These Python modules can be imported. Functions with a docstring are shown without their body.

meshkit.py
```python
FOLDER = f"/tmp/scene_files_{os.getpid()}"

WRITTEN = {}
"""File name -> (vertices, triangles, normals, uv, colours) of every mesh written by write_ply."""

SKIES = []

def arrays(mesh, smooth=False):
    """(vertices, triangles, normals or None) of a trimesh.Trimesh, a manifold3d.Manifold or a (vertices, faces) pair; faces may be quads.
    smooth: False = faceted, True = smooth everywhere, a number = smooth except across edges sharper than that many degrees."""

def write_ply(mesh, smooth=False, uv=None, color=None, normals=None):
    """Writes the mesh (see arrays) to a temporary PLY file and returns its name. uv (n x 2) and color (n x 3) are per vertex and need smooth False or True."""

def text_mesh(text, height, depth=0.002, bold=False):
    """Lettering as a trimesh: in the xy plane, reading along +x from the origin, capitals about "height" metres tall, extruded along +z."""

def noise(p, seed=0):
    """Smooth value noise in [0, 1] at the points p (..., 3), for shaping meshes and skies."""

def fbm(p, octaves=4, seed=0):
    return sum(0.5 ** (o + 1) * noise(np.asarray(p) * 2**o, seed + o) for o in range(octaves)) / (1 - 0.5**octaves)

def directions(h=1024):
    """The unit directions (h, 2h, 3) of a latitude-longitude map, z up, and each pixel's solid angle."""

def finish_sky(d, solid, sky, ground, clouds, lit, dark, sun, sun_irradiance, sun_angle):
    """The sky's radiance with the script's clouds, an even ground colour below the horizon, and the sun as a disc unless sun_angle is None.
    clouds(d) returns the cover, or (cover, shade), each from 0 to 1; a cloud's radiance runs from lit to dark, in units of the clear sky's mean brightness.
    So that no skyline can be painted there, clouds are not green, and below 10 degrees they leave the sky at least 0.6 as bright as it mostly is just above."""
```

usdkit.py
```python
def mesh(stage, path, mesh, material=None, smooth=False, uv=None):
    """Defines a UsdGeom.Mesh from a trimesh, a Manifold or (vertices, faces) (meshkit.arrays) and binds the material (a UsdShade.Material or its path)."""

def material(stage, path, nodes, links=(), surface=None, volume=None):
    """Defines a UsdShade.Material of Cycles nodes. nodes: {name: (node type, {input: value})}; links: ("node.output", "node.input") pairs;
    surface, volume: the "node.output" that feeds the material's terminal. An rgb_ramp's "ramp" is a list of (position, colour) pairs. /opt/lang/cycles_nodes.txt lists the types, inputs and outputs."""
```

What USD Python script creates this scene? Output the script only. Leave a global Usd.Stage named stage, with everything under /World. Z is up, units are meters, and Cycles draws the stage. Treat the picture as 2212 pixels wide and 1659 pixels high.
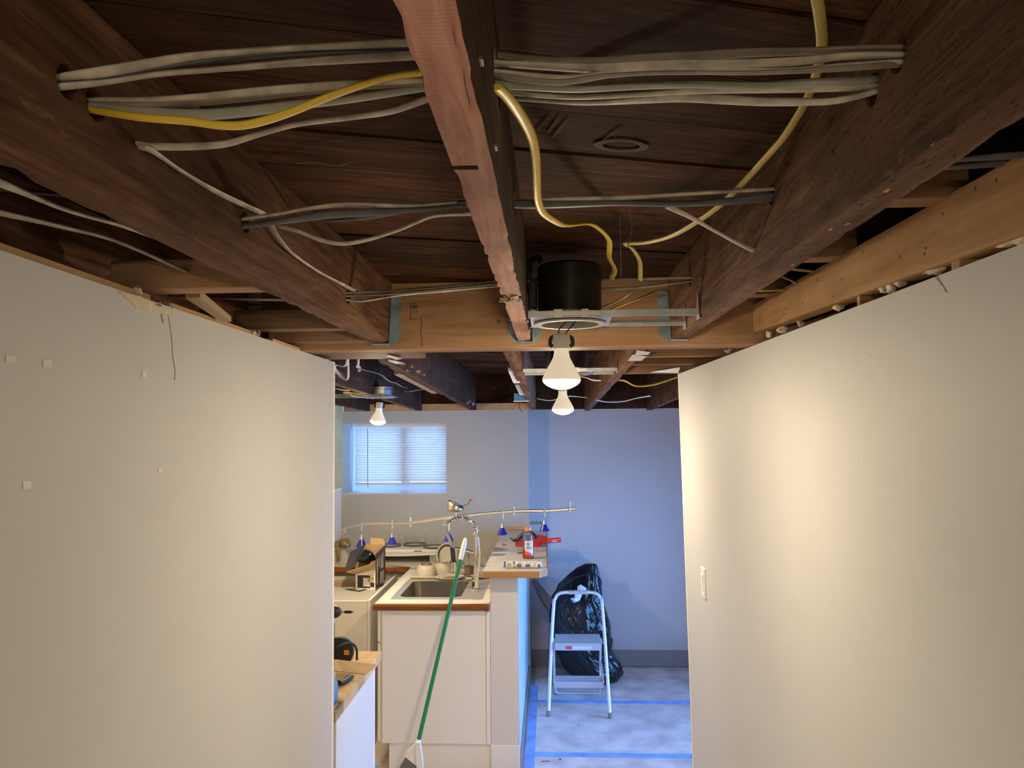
import math, random
import numpy as np, trimesh, shapely, manifold3d as m3
from shapely.geometry import Polygon, box as sbox
from pxr import Usd, UsdGeom, UsdLux, UsdShade, Gf, Sdf
import usdkit, meshkit

random.seed(7)
RNG = np.random.default_rng(7)
stage = Usd.Stage.CreateInMemory()
UsdGeom.SetStageUpAxis(stage, UsdGeom.Tokens.z)
UsdGeom.SetStageMetersPerUnit(stage, 1.0)
UsdGeom.Xform.Define(stage, '/World')
UsdGeom.Scope.Define(stage, '/World/Looks')

# ------------------------------------------------------------------ camera, sky, exposure
F, H = 1650.0, 1.95                      # focal length in pixels of the 2212 wide picture, eye height
EXPOSURE = 0.37
LAMP_COLOR, LAMP_STRENGTH = (1.0, 0.815, 0.56), 400.0
SKY_COLOR, SKY_STRENGTH = (0.15, 0.40, 1.0), 4.0
_y = np.array([(1190 - 1106) / F, (829.5 - 925) / F, 1.0]); YW = _y / np.linalg.norm(_y)
_u = np.array([-math.sin(.012), math.cos(.012), 0]); _u = _u - _u @ YW * YW; UP = _u / np.linalg.norm(_u)
RT = np.cross(UP, YW)
EYE = np.array([0, 0, H])
cam = UsdGeom.Camera.Define(stage, '/World/camera')
right, up, fwd = [np.array([RT[k], YW[k], UP[k]]) for k in range(3)]
cam.AddTransformOp().Set(Gf.Matrix4d(*[float(x) for x in (*right, 0, *up, 0, *(-fwd), 0, *EYE, 1)]))
cam.CreateHorizontalApertureAttr(36.0)
cam.CreateVerticalApertureAttr(27.0)
cam.CreateFocalLengthAttr(36.0 * F / 2212)
cam.CreateClippingRangeAttr(Gf.Vec2f(0.05, 100))
cam.CreateExposureAttr(EXPOSURE)
dome = UsdLux.DomeLight.Define(stage, '/World/sky')
dome.CreateColorAttr(Gf.Vec3f(*SKY_COLOR)); dome.CreateIntensityAttr(SKY_STRENGTH)


def ray(px, py):
    v = np.array([(px - 1106) / F, (829.5 - py) / F, 1.0])
    return np.array([v @ RT, v @ YW, v @ UP])
def onX(px, py, X): r = ray(px, py); return EYE + r * (X / r[0])
def onY(px, py, Y): r = ray(px, py); return EYE + r * (Y / r[1])
def onZ(px, py, Z): r = ray(px, py); return EYE + r * ((Z - H) / r[2])

# ------------------------------------------------------------------ prims
_used = {}
def numbered(path):
    n = _used.get(path, 0); _used[path] = n + 1
    return path if n == 0 else f'{path}_{n:03d}'
class Thing:
    def __init__(self, path, loc): self.path, self.loc = path, np.array(loc, float)
    def part(self, name, mesh, mat, smooth=30, label=None, parent=None, kind=None):
        p = numbered(f'{parent or self.path}/{name}')
        v, f, n = arr(mesh)
        prim = usdkit.mesh(stage, p, (v - self.loc, f), M[mat], smooth).GetPrim()
        if label: prim.SetCustomDataByKey('label', label)
        if kind: prim.SetCustomDataByKey('kind', kind)
        return p
def arr(mesh):
    return meshkit.arrays(mesh, False)
def _tag(prim, label, cat, group=None, kind=None):
    for k, v in (('label', label), ('category', cat), ('group', group), ('kind', kind)):
        if v: prim.SetCustomDataByKey(k, v)
def thing(name, label, cat, loc=(0, 0, 0), group=None, kind=None):
    p = numbered('/World/' + name)
    x = UsdGeom.Xform.Define(stage, p)
    x.AddTranslateOp().Set(Gf.Vec3d(*map(float, loc)))
    _tag(x.GetPrim(), label, cat, group, kind)
    return Thing(p, loc)
def single(name, label, cat, mesh, mat, smooth=30, group=None, kind=None):
    p = numbered('/World/' + name)
    v, f, n = arr(mesh)
    loc = (v.min(0) + v.max(0)) / 2; loc[2] = v[:, 2].min()
    m = usdkit.mesh(stage, p, (v - loc, f), M[mat], smooth)
    m.AddTranslateOp().Set(Gf.Vec3d(*map(float, loc)))
    _tag(m.GetPrim(), label, cat, group, kind)
    return p
def struct(name, label=None): return thing(name, label, None, kind='structure')

# ------------------------------------------------------------------ shapes
def box(x0, x1, y0, y1, z0, z1):
    b = trimesh.creation.box([x1 - x0, y1 - y0, z1 - z0]); b.apply_translation([(x0 + x1) / 2, (y0 + y1) / 2, (z0 + z1) / 2]); return b
def hull(pts): return trimesh.convex.convex_hull(np.array(pts, float))
def cbox(x0, x1, y0, y1, z0, z1, b=.003):
    P = []
    for x, sx in ((x0, 1), (x1, -1)):
        for y, sy in ((y0, 1), (y1, -1)):
            for z, sz in ((z0, 1), (z1, -1)):
                P += [(x, y + sy * b, z + sz * b), (x + sx * b, y, z + sz * b), (x + sx * b, y + sy * b, z)]
    return hull(P)
def cat(*ms): return trimesh.util.concatenate([m if isinstance(m, trimesh.Trimesh) else trimesh.Trimesh(*arr(m)[:2], process=False) for m in ms])
def spline(pts, n=8):
    P = np.array(pts, float)
    if len(P) < 3: return np.array([P[0] + (P[-1] - P[0]) * t for t in np.linspace(0, 1, n + 1)])
    Q = np.vstack([2 * P[0] - P[1], P, 2 * P[-1] - P[-2]]); out = []
    for i in range(1, len(Q) - 2):
        a, b, c, d = Q[i - 1:i + 3]
        for t in np.arange(n) / n:
            out.append(.5 * (2 * b + (c - a) * t + (2 * a - 5 * b + 4 * c - d) * t * t + (3 * b - a - 3 * c + d) * t ** 3))
    return np.array(out + [P[-1]])
def sweep(pts, ra, rb=None, sides=10, up=(0, 0, 1), twist=None):
    """tube along a polyline with an elliptical section; ra lies across, rb along 'up'"""
    P = np.array(pts, float); n = len(P)
    ra = np.broadcast_to(ra, n); rb = ra if rb is None else np.broadcast_to(rb, n)
    T = np.gradient(P, axis=0); T /= np.linalg.norm(T, axis=1, keepdims=True) + 1e-12
    u = np.array(up, float); B = np.zeros_like(T); A = np.zeros_like(T); prev = None
    for i in range(n):
        a = np.cross(T[i], u) if prev is None else prev - prev @ T[i] * T[i]
        if np.linalg.norm(a) < 1e-6: a = np.cross(T[i], [1, .2, .1])
        a /= np.linalg.norm(a); prev = a; A[i] = a; B[i] = np.cross(a, T[i])
    if twist is not None:
        c, s = np.cos(twist)[:, None], np.sin(twist)[:, None]; A, B = A * c + B * s, B * c - A * s
    th = np.arange(sides) / sides * 2 * np.pi
    V = P[:, None] + ra[:, None, None] * np.cos(th)[None, :, None] * A[:, None] + rb[:, None, None] * np.sin(th)[None, :, None] * B[:, None]
    V = V.reshape(-1, 3); f = []
    i, j = np.meshgrid(np.arange(n - 1), np.arange(sides), indexing='ij'); k = (j + 1) % sides
    a, b, c, d = i * sides + j, i * sides + k, (i + 1) * sides + k, (i + 1) * sides + j
    f = np.vstack([np.stack([a, b, c], -1).reshape(-1, 3), np.stack([a, c, d], -1).reshape(-1, 3)])
    V = np.vstack([V, P[0], P[-1]]); e0, e1 = n * sides, n * sides + 1; s = np.arange(sides); t = (s + 1) % sides
    f = np.vstack([f, np.stack([np.full(sides, e0), t, s], -1), np.stack([np.full(sides, e1), (n - 1) * sides + s, (n - 1) * sides + t], -1)])
    m = trimesh.Trimesh(V, f, process=False)
    if m.volume < 0: m.invert()
    return m
def cyl(p0, p1, r0, r1=None, sides=20):
    return sweep([p0, p1], [r0, r0 if r1 is None else r1], sides=sides)
def lathe(prof, c=(0, 0, 0), n=32, axis=None):
    """prof: (radius, height) from bottom to top on the outside, closed over itself"""
    th = np.arange(n) / n * 2 * np.pi; P = np.array(prof, float)
    V = np.stack([P[:, None, 0] * np.cos(th), P[:, None, 0] * np.sin(th), np.broadcast_to(P[:, None, 1], (len(P), n))], -1).reshape(-1, 3)
    i, j = np.meshgrid(np.arange(len(P) - 1), np.arange(n), indexing='ij'); k = (j + 1) % n
    a, b, cc, d = i * n + j, i * n + k, (i + 1) * n + k, (i + 1) * n + j
    f = np.vstack([np.stack([a, b, cc], -1).reshape(-1, 3), np.stack([a, cc, d], -1).reshape(-1, 3)])
    m = trimesh.Trimesh(V, f, process=True); m.update_faces(m.nondegenerate_faces())
    if axis is not None: m.apply_transform(trimesh.geometry.align_vectors([0, 0, 1], np.array(axis, float)))
    m.apply_translation(c); return m
def extrude(poly, z0, z1):
    m = trimesh.creation.extrude_polygon(poly, z1 - z0, engine='earcut'); m.apply_translation([0, 0, z0]); return m
def plate(pts, off):
    """a flat polygon (convex) with thickness: points and points+off"""
    p = np.array(pts, float); return hull(np.vstack([p, p + np.array(off, float)]))
def chunk(c, s, seed=0, n=14):
    r = np.random.default_rng(seed); p = r.normal(size=(n, 3)); p /= np.linalg.norm(p, axis=1, keepdims=True)
    return hull(np.array(c) + p * np.array(s) * r.uniform(.65, 1, (n, 1)))
def ridge(mesh, amp, freq, seed=0, sm=0):
    v, f, _ = arr(mesh); m = trimesh.Trimesh(v, f, process=True); n = m.vertex_normals
    d = meshkit.fbm(m.vertices * freq, 4, seed) - .5
    m.vertices = m.vertices + n * d[:, None] * 2 * amp; return m

# ------------------------------------------------------------------ materials
M = {}
def mat(name, color, rough=.6, metal=0., bump=0., bscale=60, vary=0., vscale=8, spec=None, **kw):
    n = {'p': ('principled_bsdf', {'base_color': color, 'roughness': rough, 'metallic': metal, **kw})}
    l = []
    if vary or bump: n['g'] = ('geometry', {})
    if vary:
        n['n'] = ('noise_texture', {'scale': vscale, 'detail': 5.})
        n['r'] = ('rgb_ramp', {'ramp': [(.3, [c * (1 - vary) for c in color]), (.7, [min(1, c * (1 + vary)) for c in color])]})
        l += [('g.position', 'n.vector'), ('n.fac', 'r.fac'), ('r.color', 'p.base_color')]
    if bump:
        n['bn'] = ('noise_texture', {'scale': bscale, 'detail': 4.})
        n['b'] = ('bump', {'strength': bump, 'distance': .003})
        l += [('g.position', 'bn.vector'), ('bn.fac', 'b.height'), ('b.normal', 'p.normal')]
    M[name] = usdkit.material(stage, f'/World/Looks/{name}', n, l, surface='p.BSDF')
def wood(name, stops, rot=0., along='y', k=1., rough=.75, bump=.35, patch=.35, saw=0., sawk=.55, scuff=0., pale=(.55, .45, .36), pits=0., spec=.15, dist=1.4):
    a, b = 3.0 * k, 46.0 * k
    sc = {'x': (a, b, b), 'y': (b, a, b), 'z': (b, b, a)}[along]
    n = {'g': ('geometry', {}), 'oi': ('object_info', {}), 'sh': ('vector_math', {'math_type': 'scale', 'vector1': (7., 3., 5.)}), 'ad': ('vector_math', {'math_type': 'add'}),
         'm0': ('mapping', {'rotation': (0., 0., rot)}), 'm': ('mapping', {'scale': sc}),
         'n': ('noise_texture', {'scale': 1., 'detail': 7., 'roughness': .62, 'distortion': dist}),
         'r': ('rgb_ramp', {'ramp': stops}),
         'pn': ('noise_texture', {'scale': 5., 'detail': 3.}), 'pr': ('rgb_ramp', {'ramp': [(.3, (1 - patch,) * 3), (.7, (1 + patch * .6,) * 3)]}),
         'mx': ('mix_color', {'blend_type': 'multiply', 'fac': 1., 'use_clamp': False}),
         'rr': ('map_range', {'value': 0., 'to_min': .62, 'to_max': 1.3}), 'mx2': ('vector_math', {'math_type': 'scale'}),
         'b': ('bump', {'strength': bump, 'distance': .004}),
         'p': ('principled_bsdf', {'roughness': rough, 'specular_ior_level': spec})}
    l = [('oi.random', 'sh.scale'), ('g.position', 'm0.vector'), ('m0.vector', 'ad.vector1'), ('sh.vector', 'ad.vector2'), ('ad.vector', 'm.vector'), ('m.vector', 'n.vector'), ('n.fac', 'r.fac'),
         ('ad.vector', 'pn.vector'), ('pn.fac', 'pr.fac'), ('r.color', 'mx.a'), ('pr.color', 'mx.b'), ('oi.random', 'rr.value'), ('mx.result', 'mx2.vector1'), ('rr.result', 'mx2.scale'),
         ('b.normal', 'p.normal')]
    out = 'mx2.vector'
    if saw:
        n['wv'] = ('wave_texture', {'bands_direction': along, 'scale': saw, 'distortion': 2.5, 'detail': 3., 'detail_scale': 2.})
        n['ma'] = ('math', {'math_type': 'multiply_add', 'value2': sawk})
        l += [('ad.vector', 'wv.vector'), ('wv.fac', 'ma.value1'), ('n.fac', 'ma.value3'), ('ma.value', 'b.height')]
    else: l += [('n.fac', 'b.height')]
    if scuff:
        n['sm'] = ('mapping', {'scale': (14., 5., 14.) if along == 'y' else (5., 14., 14.)})
        n['sn'] = ('noise_texture', {'scale': 1., 'detail': 6., 'roughness': .7}); n['sr'] = ('rgb_ramp', {'ramp': [(.66 - scuff * .1, (0, 0, 0)), (.78, (.75, .75, .75))]})
        n['sx'] = ('mix_color', {'blend_type': 'mix', 'b': pale})
        l += [('ad.vector', 'sm.vector'), ('sm.vector', 'sn.vector'), ('sn.fac', 'sr.fac'), ('sr.color', 'sx.fac'), (out, 'sx.a')]; out = 'sx.result'
    if pits:
        n['qm'] = ('mapping', {'scale': (130., 34., 260.)}); n['qn'] = ('noise_texture', {'scale': 1., 'detail': 4., 'roughness': .6, 'distortion': 1.2})
        n['qr'] = ('rgb_ramp', {'ramp': [(.34, (1 - pits,) * 3), (.43, (1., 1., 1.))]}); n['qx'] = ('mix_color', {'blend_type': 'multiply', 'fac': 1.})
        l += [('ad.vector', 'qm.vector'), ('qm.vector', 'qn.vector'), ('qn.fac', 'qr.fac'), (out, 'qx.a'), ('qr.color', 'qx.b')]; out = 'qx.result'
    l += [(out, 'p.base_color')]
    M[name] = usdkit.material(stage, f'/World/Looks/{name}', n, l, surface='p.BSDF')

PLANK = math.atan(.32)
mat('wall_paint_kitchen', (.49, .475, .43), .62, bump=.05, bscale=220, vary=.025, vscale=2.2)
mat('wall_paint', (.55, .55, .55), .62, bump=.05, bscale=220, vary=.025, vscale=2.2)
mat('wall_paint_blue', (.58, .56, .57), .62, bump=.05, bscale=220, vary=.02, vscale=2)
mat('old_plaster', (.70, .54, .25), .8, vary=.12, vscale=5, bump=.2)
mat('gypsum', (.66, .58, .50), .95, bump=.6, bscale=90, vary=.2, vscale=40)
mat('old_crumb', (.40, .33, .28), .95, bump=.6, bscale=90, vary=.2, vscale=40)
mat('torn_paper', (.66, .58, .44), .9, bump=.4, bscale=120, vary=.12, vscale=40)
mat('spackle', (.80, .76, .70), .8, vary=.06, vscale=60)
mat('crack', (.40, .34, .27), .9)
wood('joist_wood', [(.30, (.082, .033, .017)), (.5, (.185, .083, .044)), (.70, (.29, .145, .083))], k=1.5, dist=.5, saw=55., sawk=.10, bump=.3, scuff=.15, pale=(.38, .27, .19))
wood('joist_rough', [(.28, (.058, .026, .015)), (.5, (.125, .062, .038)), (.72, (.20, .108, .068))], k=.8, saw=60., sawk=.04, bump=.7, scuff=.22, pale=(.40, .27, .19), pits=.75)
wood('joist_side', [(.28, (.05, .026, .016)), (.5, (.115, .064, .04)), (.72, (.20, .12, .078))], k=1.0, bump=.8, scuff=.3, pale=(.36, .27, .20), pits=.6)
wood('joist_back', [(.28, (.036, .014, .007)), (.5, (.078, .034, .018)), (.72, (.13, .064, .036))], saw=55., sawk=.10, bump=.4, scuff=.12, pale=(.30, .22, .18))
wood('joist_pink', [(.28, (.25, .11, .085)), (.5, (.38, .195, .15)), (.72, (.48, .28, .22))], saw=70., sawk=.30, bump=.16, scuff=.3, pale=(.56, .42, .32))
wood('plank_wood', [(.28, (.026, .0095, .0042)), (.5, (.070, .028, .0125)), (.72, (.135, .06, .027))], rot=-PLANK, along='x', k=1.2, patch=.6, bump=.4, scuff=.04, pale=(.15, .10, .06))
wood('fir_y', [(.28, (.42, .225, .10)), (.5, (.56, .325, .155)), (.74, (.66, .42, .22))], k=.5, patch=.16, rough=.6, bump=.12)
wood('fir_x', [(.28, (.22, .115, .06)), (.5, (.30, .17, .092)), (.74, (.38, .24, .14))], along='x', k=.5, patch=.16, rough=.6, bump=.12)
wood('block_wood', [(.28, (.30, .165, .098)), (.5, (.45, .27, .165)), (.74, (.58, .38, .25))], along='x', k=.5, patch=.25)
wood('butcher_block', [(.28, (.50, .31, .14)), (.5, (.64, .43, .21)), (.74, (.74, .53, .29))], k=.35, patch=.15, rough=.45, bump=.05)
wood('edge_wood', [(.3, (.23, .075, .022)), (.5, (.33, .115, .036)), (.72, (.42, .17, .06))], along='x', k=.5, patch=.12, rough=.35, bump=.05)
wood('bar_edge', [(.3, (.55, .26, .08)), (.5, (.66, .34, .12)), (.72, (.74, .42, .17))], along='x', k=.5, patch=.12, rough=.4, bump=.05)
mat('cable_white', (.50, .45, .39), .5, vary=.38, vscale=34, bump=.15, bscale=200)
mat('cable_dirty', (.25, .215, .175), .6, vary=.35, vscale=22)
mat('cable_green', (.33, .35, .30), .5, vary=.22, vscale=16)
mat('cable_gray', (.085, .085, .10), .5, vary=.35, vscale=20)
mat('cable_yellow', (.78, .56, .045), .4, vary=.08, vscale=20)
mat('cable_yellow_dull', (.62, .48, .12), .45, vary=.1, vscale=20)
mat('cord_white', (.78, .76, .74), .45)
mat('wire_black', (.02, .02, .022), .5)
mat('galvanized', (.56, .60, .62), .38, metal=.9, vary=.15, vscale=25)
mat('hanger_blue', (.30, .38, .43), .45, metal=.75, vary=.2, vscale=20)
mat('bright_steel', (.75, .74, .70), .25, metal=1.)
mat('black_metal', (.028, .026, .025), .33, metal=.4, vary=.3, vscale=12)
mat('rail_metal', (.66, .66, .68), .42, metal=.85)
mat('chrome', (.72, .72, .72), .12, metal=1.)
mat('stainless', (.60, .57, .52), .28, metal=1.)
mat('rim_steel', (.74, .71, .66), .42, metal=.9)
mat('basin_steel', (.36, .335, .29), .32, metal=1.)
mat('white_lacquer', (.86, .81, .74), .4)
mat('white_melamine', (.72, .70, .67), .45)
mat('cream_cabinet', (.72, .66, .54), .5)
mat('laminate_cream', (.74, .70, .62), .35)
mat('bulb_body', (.78, .75, .70), .35, emission_color=LAMP_COLOR, emission_strength=.40)
mat('socket_white', (.70, .67, .62), .4)
mat('ceramic', (.54, .49, .40), .55)
mat('dark_glaze', (.05, .04, .04), .3)
mat('black_plastic', (.02, .02, .022), .4)
mat('bag_black', (.010, .011, .014), .2, vary=.3, vscale=8, bump=.25, bscale=45)
mat('white_plastic', (.80, .79, .77), .4)
mat('red_plastic', (.62, .045, .05), .3)
mat('orange_cap', (.90, .28, .03), .4)
mat('red_drink', (.80, .13, .10), .25)
mat('label_white', (.82, .76, .74), .5)
mat('label_black', (.03, .025, .025), .5)
mat('label_gold', (.62, .45, .12), .4)
mat('label_red', (.68, .10, .08), .5)
mat('label_blue', (.05, .16, .42), .5)
mat('label_gray', (.42, .40, .38), .5)
mat('green_handle', (.012, .19, .07), .3)
mat('bristle_gray', (.16, .15, .145), .8, bump=.6, bscale=300)
mat('tape_blue', (.24, .42, .82), .6, vary=.22, vscale=9)
mat('blue_box', (.08, .30, .55), .45)
mat('cardboard', (.52, .36, .19), .8, vary=.08, vscale=30)
mat('print_black', (.035, .033, .034), .35, vary=.4, vscale=30)
mat('brown_board', (.17, .11, .075), .7, vary=.25, vscale=15)
mat('board_gray', (.46, .43, .39), .6)
mat('ring_gray', (.50, .49, .45), .5, metal=.2)
mat('base_gray', (.26, .25, .25), .5)
mat('aluminum', (.80, .80, .80), .42, metal=.55)
mat('step_gray', (.52, .53, .57), .5)
mat('cobalt_glass', (.02, .025, .30), .18)
mat('bronze', (.20, .16, .11), .4, metal=.5)
mat('amber', (.28, .19, .07), .15, metal=.3)
mat('vent_gap', (.02, .02, .02), .9)
mat('stamp_ink', (.10, .07, .05), .8)
mat('half_wall_paint', (.72, .67, .60), .6)
mat('half_wall_daylight_tint', (.62, .64, .68), .5)  # same drywall as the front; daylight tint painted into the colour
mat('floor_paint', (.58, .51, .42), .6, vary=.2, vscale=4, bump=.15, bscale=30)
mat('sheet_dusty', (.68, .58, .56), .7, vary=.26, vscale=5.5, bump=.2, bscale=25)
mat('concrete', (.42, .40, .38), .8, vary=.1, vscale=3)
mat('blind_cord', (.35, .42, .52), .5)
mat('pale_trim', (.42, .30, .18), .6)
# marbled laminate
M['marble'] = usdkit.material(stage, '/World/Looks/marble', {'g': ('geometry', {}), 'm': ('mapping', {'scale': (2., 5., 1.)}), 'n': ('noise_texture', {'scale': 1.6, 'detail': 9., 'roughness': .62, 'distortion': 2.2}),
    'r': ('rgb_ramp', {'ramp': [(.3, (.72, .66, .60)), (.47, (.68, .62, .56)), (.52, (.57, .525, .49)), (.57, (.70, .64, .58)), (.8, (.74, .69, .63))]}), 'p': ('principled_bsdf', {'roughness': .35})},
    [('g.position', 'm.vector'), ('m.vector', 'n.vector'), ('n.fac', 'r.fac'), ('r.color', 'p.base_color')], surface='p.BSDF')
M['bulb_glow'] = usdkit.material(stage, '/World/Looks/bulb_glow', {'e': ('emission', {'color': LAMP_COLOR, 'strength': LAMP_STRENGTH})}, [], surface='e.emission')
M['bulb_glow_added_fill'] = usdkit.material(stage, '/World/Looks/bulb_glow_added_fill', {'e': ('emission', {'color': LAMP_COLOR, 'strength': LAMP_STRENGTH * 1.9})}, [], surface='e.emission')  # glow of the added fill bulb, strengthened to lift the near hall
M['bulb_glow_strong'] = usdkit.material(stage, '/World/Looks/bulb_glow_strong', {'e': ('emission', {'color': LAMP_COLOR, 'strength': LAMP_STRENGTH * 1.35})}, [], surface='e.emission')
M['bulb_glow_kitchen'] = usdkit.material(stage, '/World/Looks/bulb_glow_kitchen', {'e': ('emission', {'color': LAMP_COLOR, 'strength': LAMP_STRENGTH * 1.6})}, [], surface='e.emission')
M['pane'] = usdkit.material(stage, '/World/Looks/pane', {'f': ('fresnel', {'IOR': 1.45}), 't': ('transparent_bsdf', {'color': (.96, .98, .98)}), 'g': ('glossy_bsdf', {'roughness': .02}), 'm': ('mix_closure', {})},
    [('f.fac', 'm.fac'), ('t.BSDF', 'm.closure1'), ('g.BSDF', 'm.closure2')], surface='m.closure')
M['slat'] = usdkit.material(stage, '/World/Looks/slat', {'d': ('diffuse_bsdf', {'color': (.86, .83, .80)}), 't': ('translucent_bsdf', {'color': (.92, .80, .70)}), 'm': ('mix_closure', {'fac': .45})},
    [('d.BSDF', 'm.closure1'), ('t.BSDF', 'm.closure2')], surface='m.closure')
M['vinyl'] = usdkit.material(stage, '/World/Looks/vinyl', {'d': ('diffuse_bsdf', {'color': (.80, .82, .84)}), 't': ('translucent_bsdf', {'color': (.75, .78, .82)}), 'm': ('mix_closure', {'fac': .3})},
    [('d.BSDF', 'm.closure1'), ('t.BSDF', 'm.closure2')], surface='m.closure')
M['clear_glass'] = usdkit.material(stage, '/World/Looks/clear_glass', {'p': ('principled_bsdf', {'base_color': (.96, .97, .97), 'roughness': .04, 'transmission_weight': 1., 'ior': 1.45})}, [], surface='p.BSDF')
M['clear_plastic'] = usdkit.material(stage, '/World/Looks/clear_plastic', {'f': ('fresnel', {'IOR': 1.5}), 't': ('transparent_bsdf', {'color': (.95, .93, .92)}), 'd': ('translucent_bsdf', {'color': (.8, .76, .74)}), 'a': ('mix_closure', {'fac': .30}), 'g': ('glossy_bsdf', {'roughness': .08}), 'm': ('mix_closure', {})},
    [('f.fac', 'm.fac'), ('t.BSDF', 'a.closure1'), ('d.BSDF', 'a.closure2'), ('a.closure', 'm.closure1'), ('g.BSDF', 'm.closure2')], surface='m.closure')

# ------------------------------------------------------------------ the setting
ZW = 2.185                                  # top of the hall's drywall
def XL(y, z=ZW): return -.704 - .0242 * (y - .93)
def XR(y, z=ZW): return .618 - .021 * (y - 1.015) + .016 * (ZW - z)
LEND, REND, BACK = 2.60, 3.42, -2.4
YB, YF = 6.10, 6.40                         # furred kitchen wall, far wall
XS, XE = -1.675, 2.0                       # kitchen's side wall, the wall with the daylight window
ZJ, ZP = 2.20, 2.385                        # hall joist bottoms, underside of the subfloor
def zb(y): return 2.215 - .031 * (y - 2.4)  # back room joists sag towards the far wall

def wall_slab(fx, y0, y1, out, z0=0, z1=ZW):
    P = []
    for y in (y0, y1):
        for z in (z0, z1):
            P += [(fx(y, z), y, z), (fx(y, z) + out, y, z)]
    return hull(P)
wl = struct('wall_left', 'beige painted hallway wall on the left with torn drywall edge')
wl.part('drywall', wall_slab(XL, BACK, LEND, -.115), 'wall_paint')
wr = struct('wall_right', 'beige painted hallway wall on the right with a light switch')
wr.part('drywall', wall_slab(XR, BACK, REND, .115), 'wall_paint')
# returns of both walls (kitchen side, far room side) and the shell
wl.part('return_drywall', box(XS - .1, XL(LEND) - .115, LEND - .1, LEND, 0, ZW), 'wall_paint')
wr.part('return_drywall', box(XR(REND) + .115, XE + .1, REND - .1, REND, 0, ZW), 'wall_paint')
s = struct('wall_behind'); s.part('drywall', box(XS - .1, XE + .1, BACK - .1, BACK, 0, 2.5), 'wall_paint')
# kitchen wall with the deep window opening
WX0, WX1, WZ0, WZ1 = -1.675, -.839, 1.436, 2.002
s = struct('wall_kitchen', 'grey beige kitchen wall around the small deep window')
KX1 = -.183
s.part('drywall', cat(box(XS - .1, KX1, YB, YF, 0, WZ0), box(WX1, KX1, YB, YF, WZ0, WZ1), box(XS - .1, WX0, YB, YF, WZ0, WZ1), box(XS - .1, KX1, YB, YF, WZ1, 2.10)), 'wall_paint_kitchen', False)
s.part('drywall', cat(box(XS - .1, XE + .1, YF + .06, YF + .14, 0, WZ0), box(XS - .1, WX0, YF + .06, YF + .14, WZ0, WZ1), box(WX1, XE + .1, YF + .06, YF + .14, WZ0, WZ1), box(XS - .1, XE + .1, YF + .06, YF + .14, WZ1, 2.5)), 'concrete', False)
s.part('sill', cbox(WX0, WX1, YB + .001, YF + .05, WZ0 - .012, WZ0 + .004), 'white_lacquer')
s = struct('wall_far', 'pale blue grey far wall behind the step stool')
s.part('drywall', box(KX1, XE + .1, YF, YF + .06, 0, 2.107), 'wall_paint_blue')
s = struct('wall_side'); s.part('plaster', box(XS - .1, XS, LEND, YB - .0005, 0, 2.5), 'old_plaster')
s.part('plaster', box(XS - .1, XS, BACK, LEND, 0, 2.5), 'wall_paint')
for px, py in ((729, 902), (732, 1002)):
    c = onX(px, py, XS); s.part('screw_hole', cyl(c + [-.001, 0, 0], c + [.002, 0, 0], .006), 'vent_gap')
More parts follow.
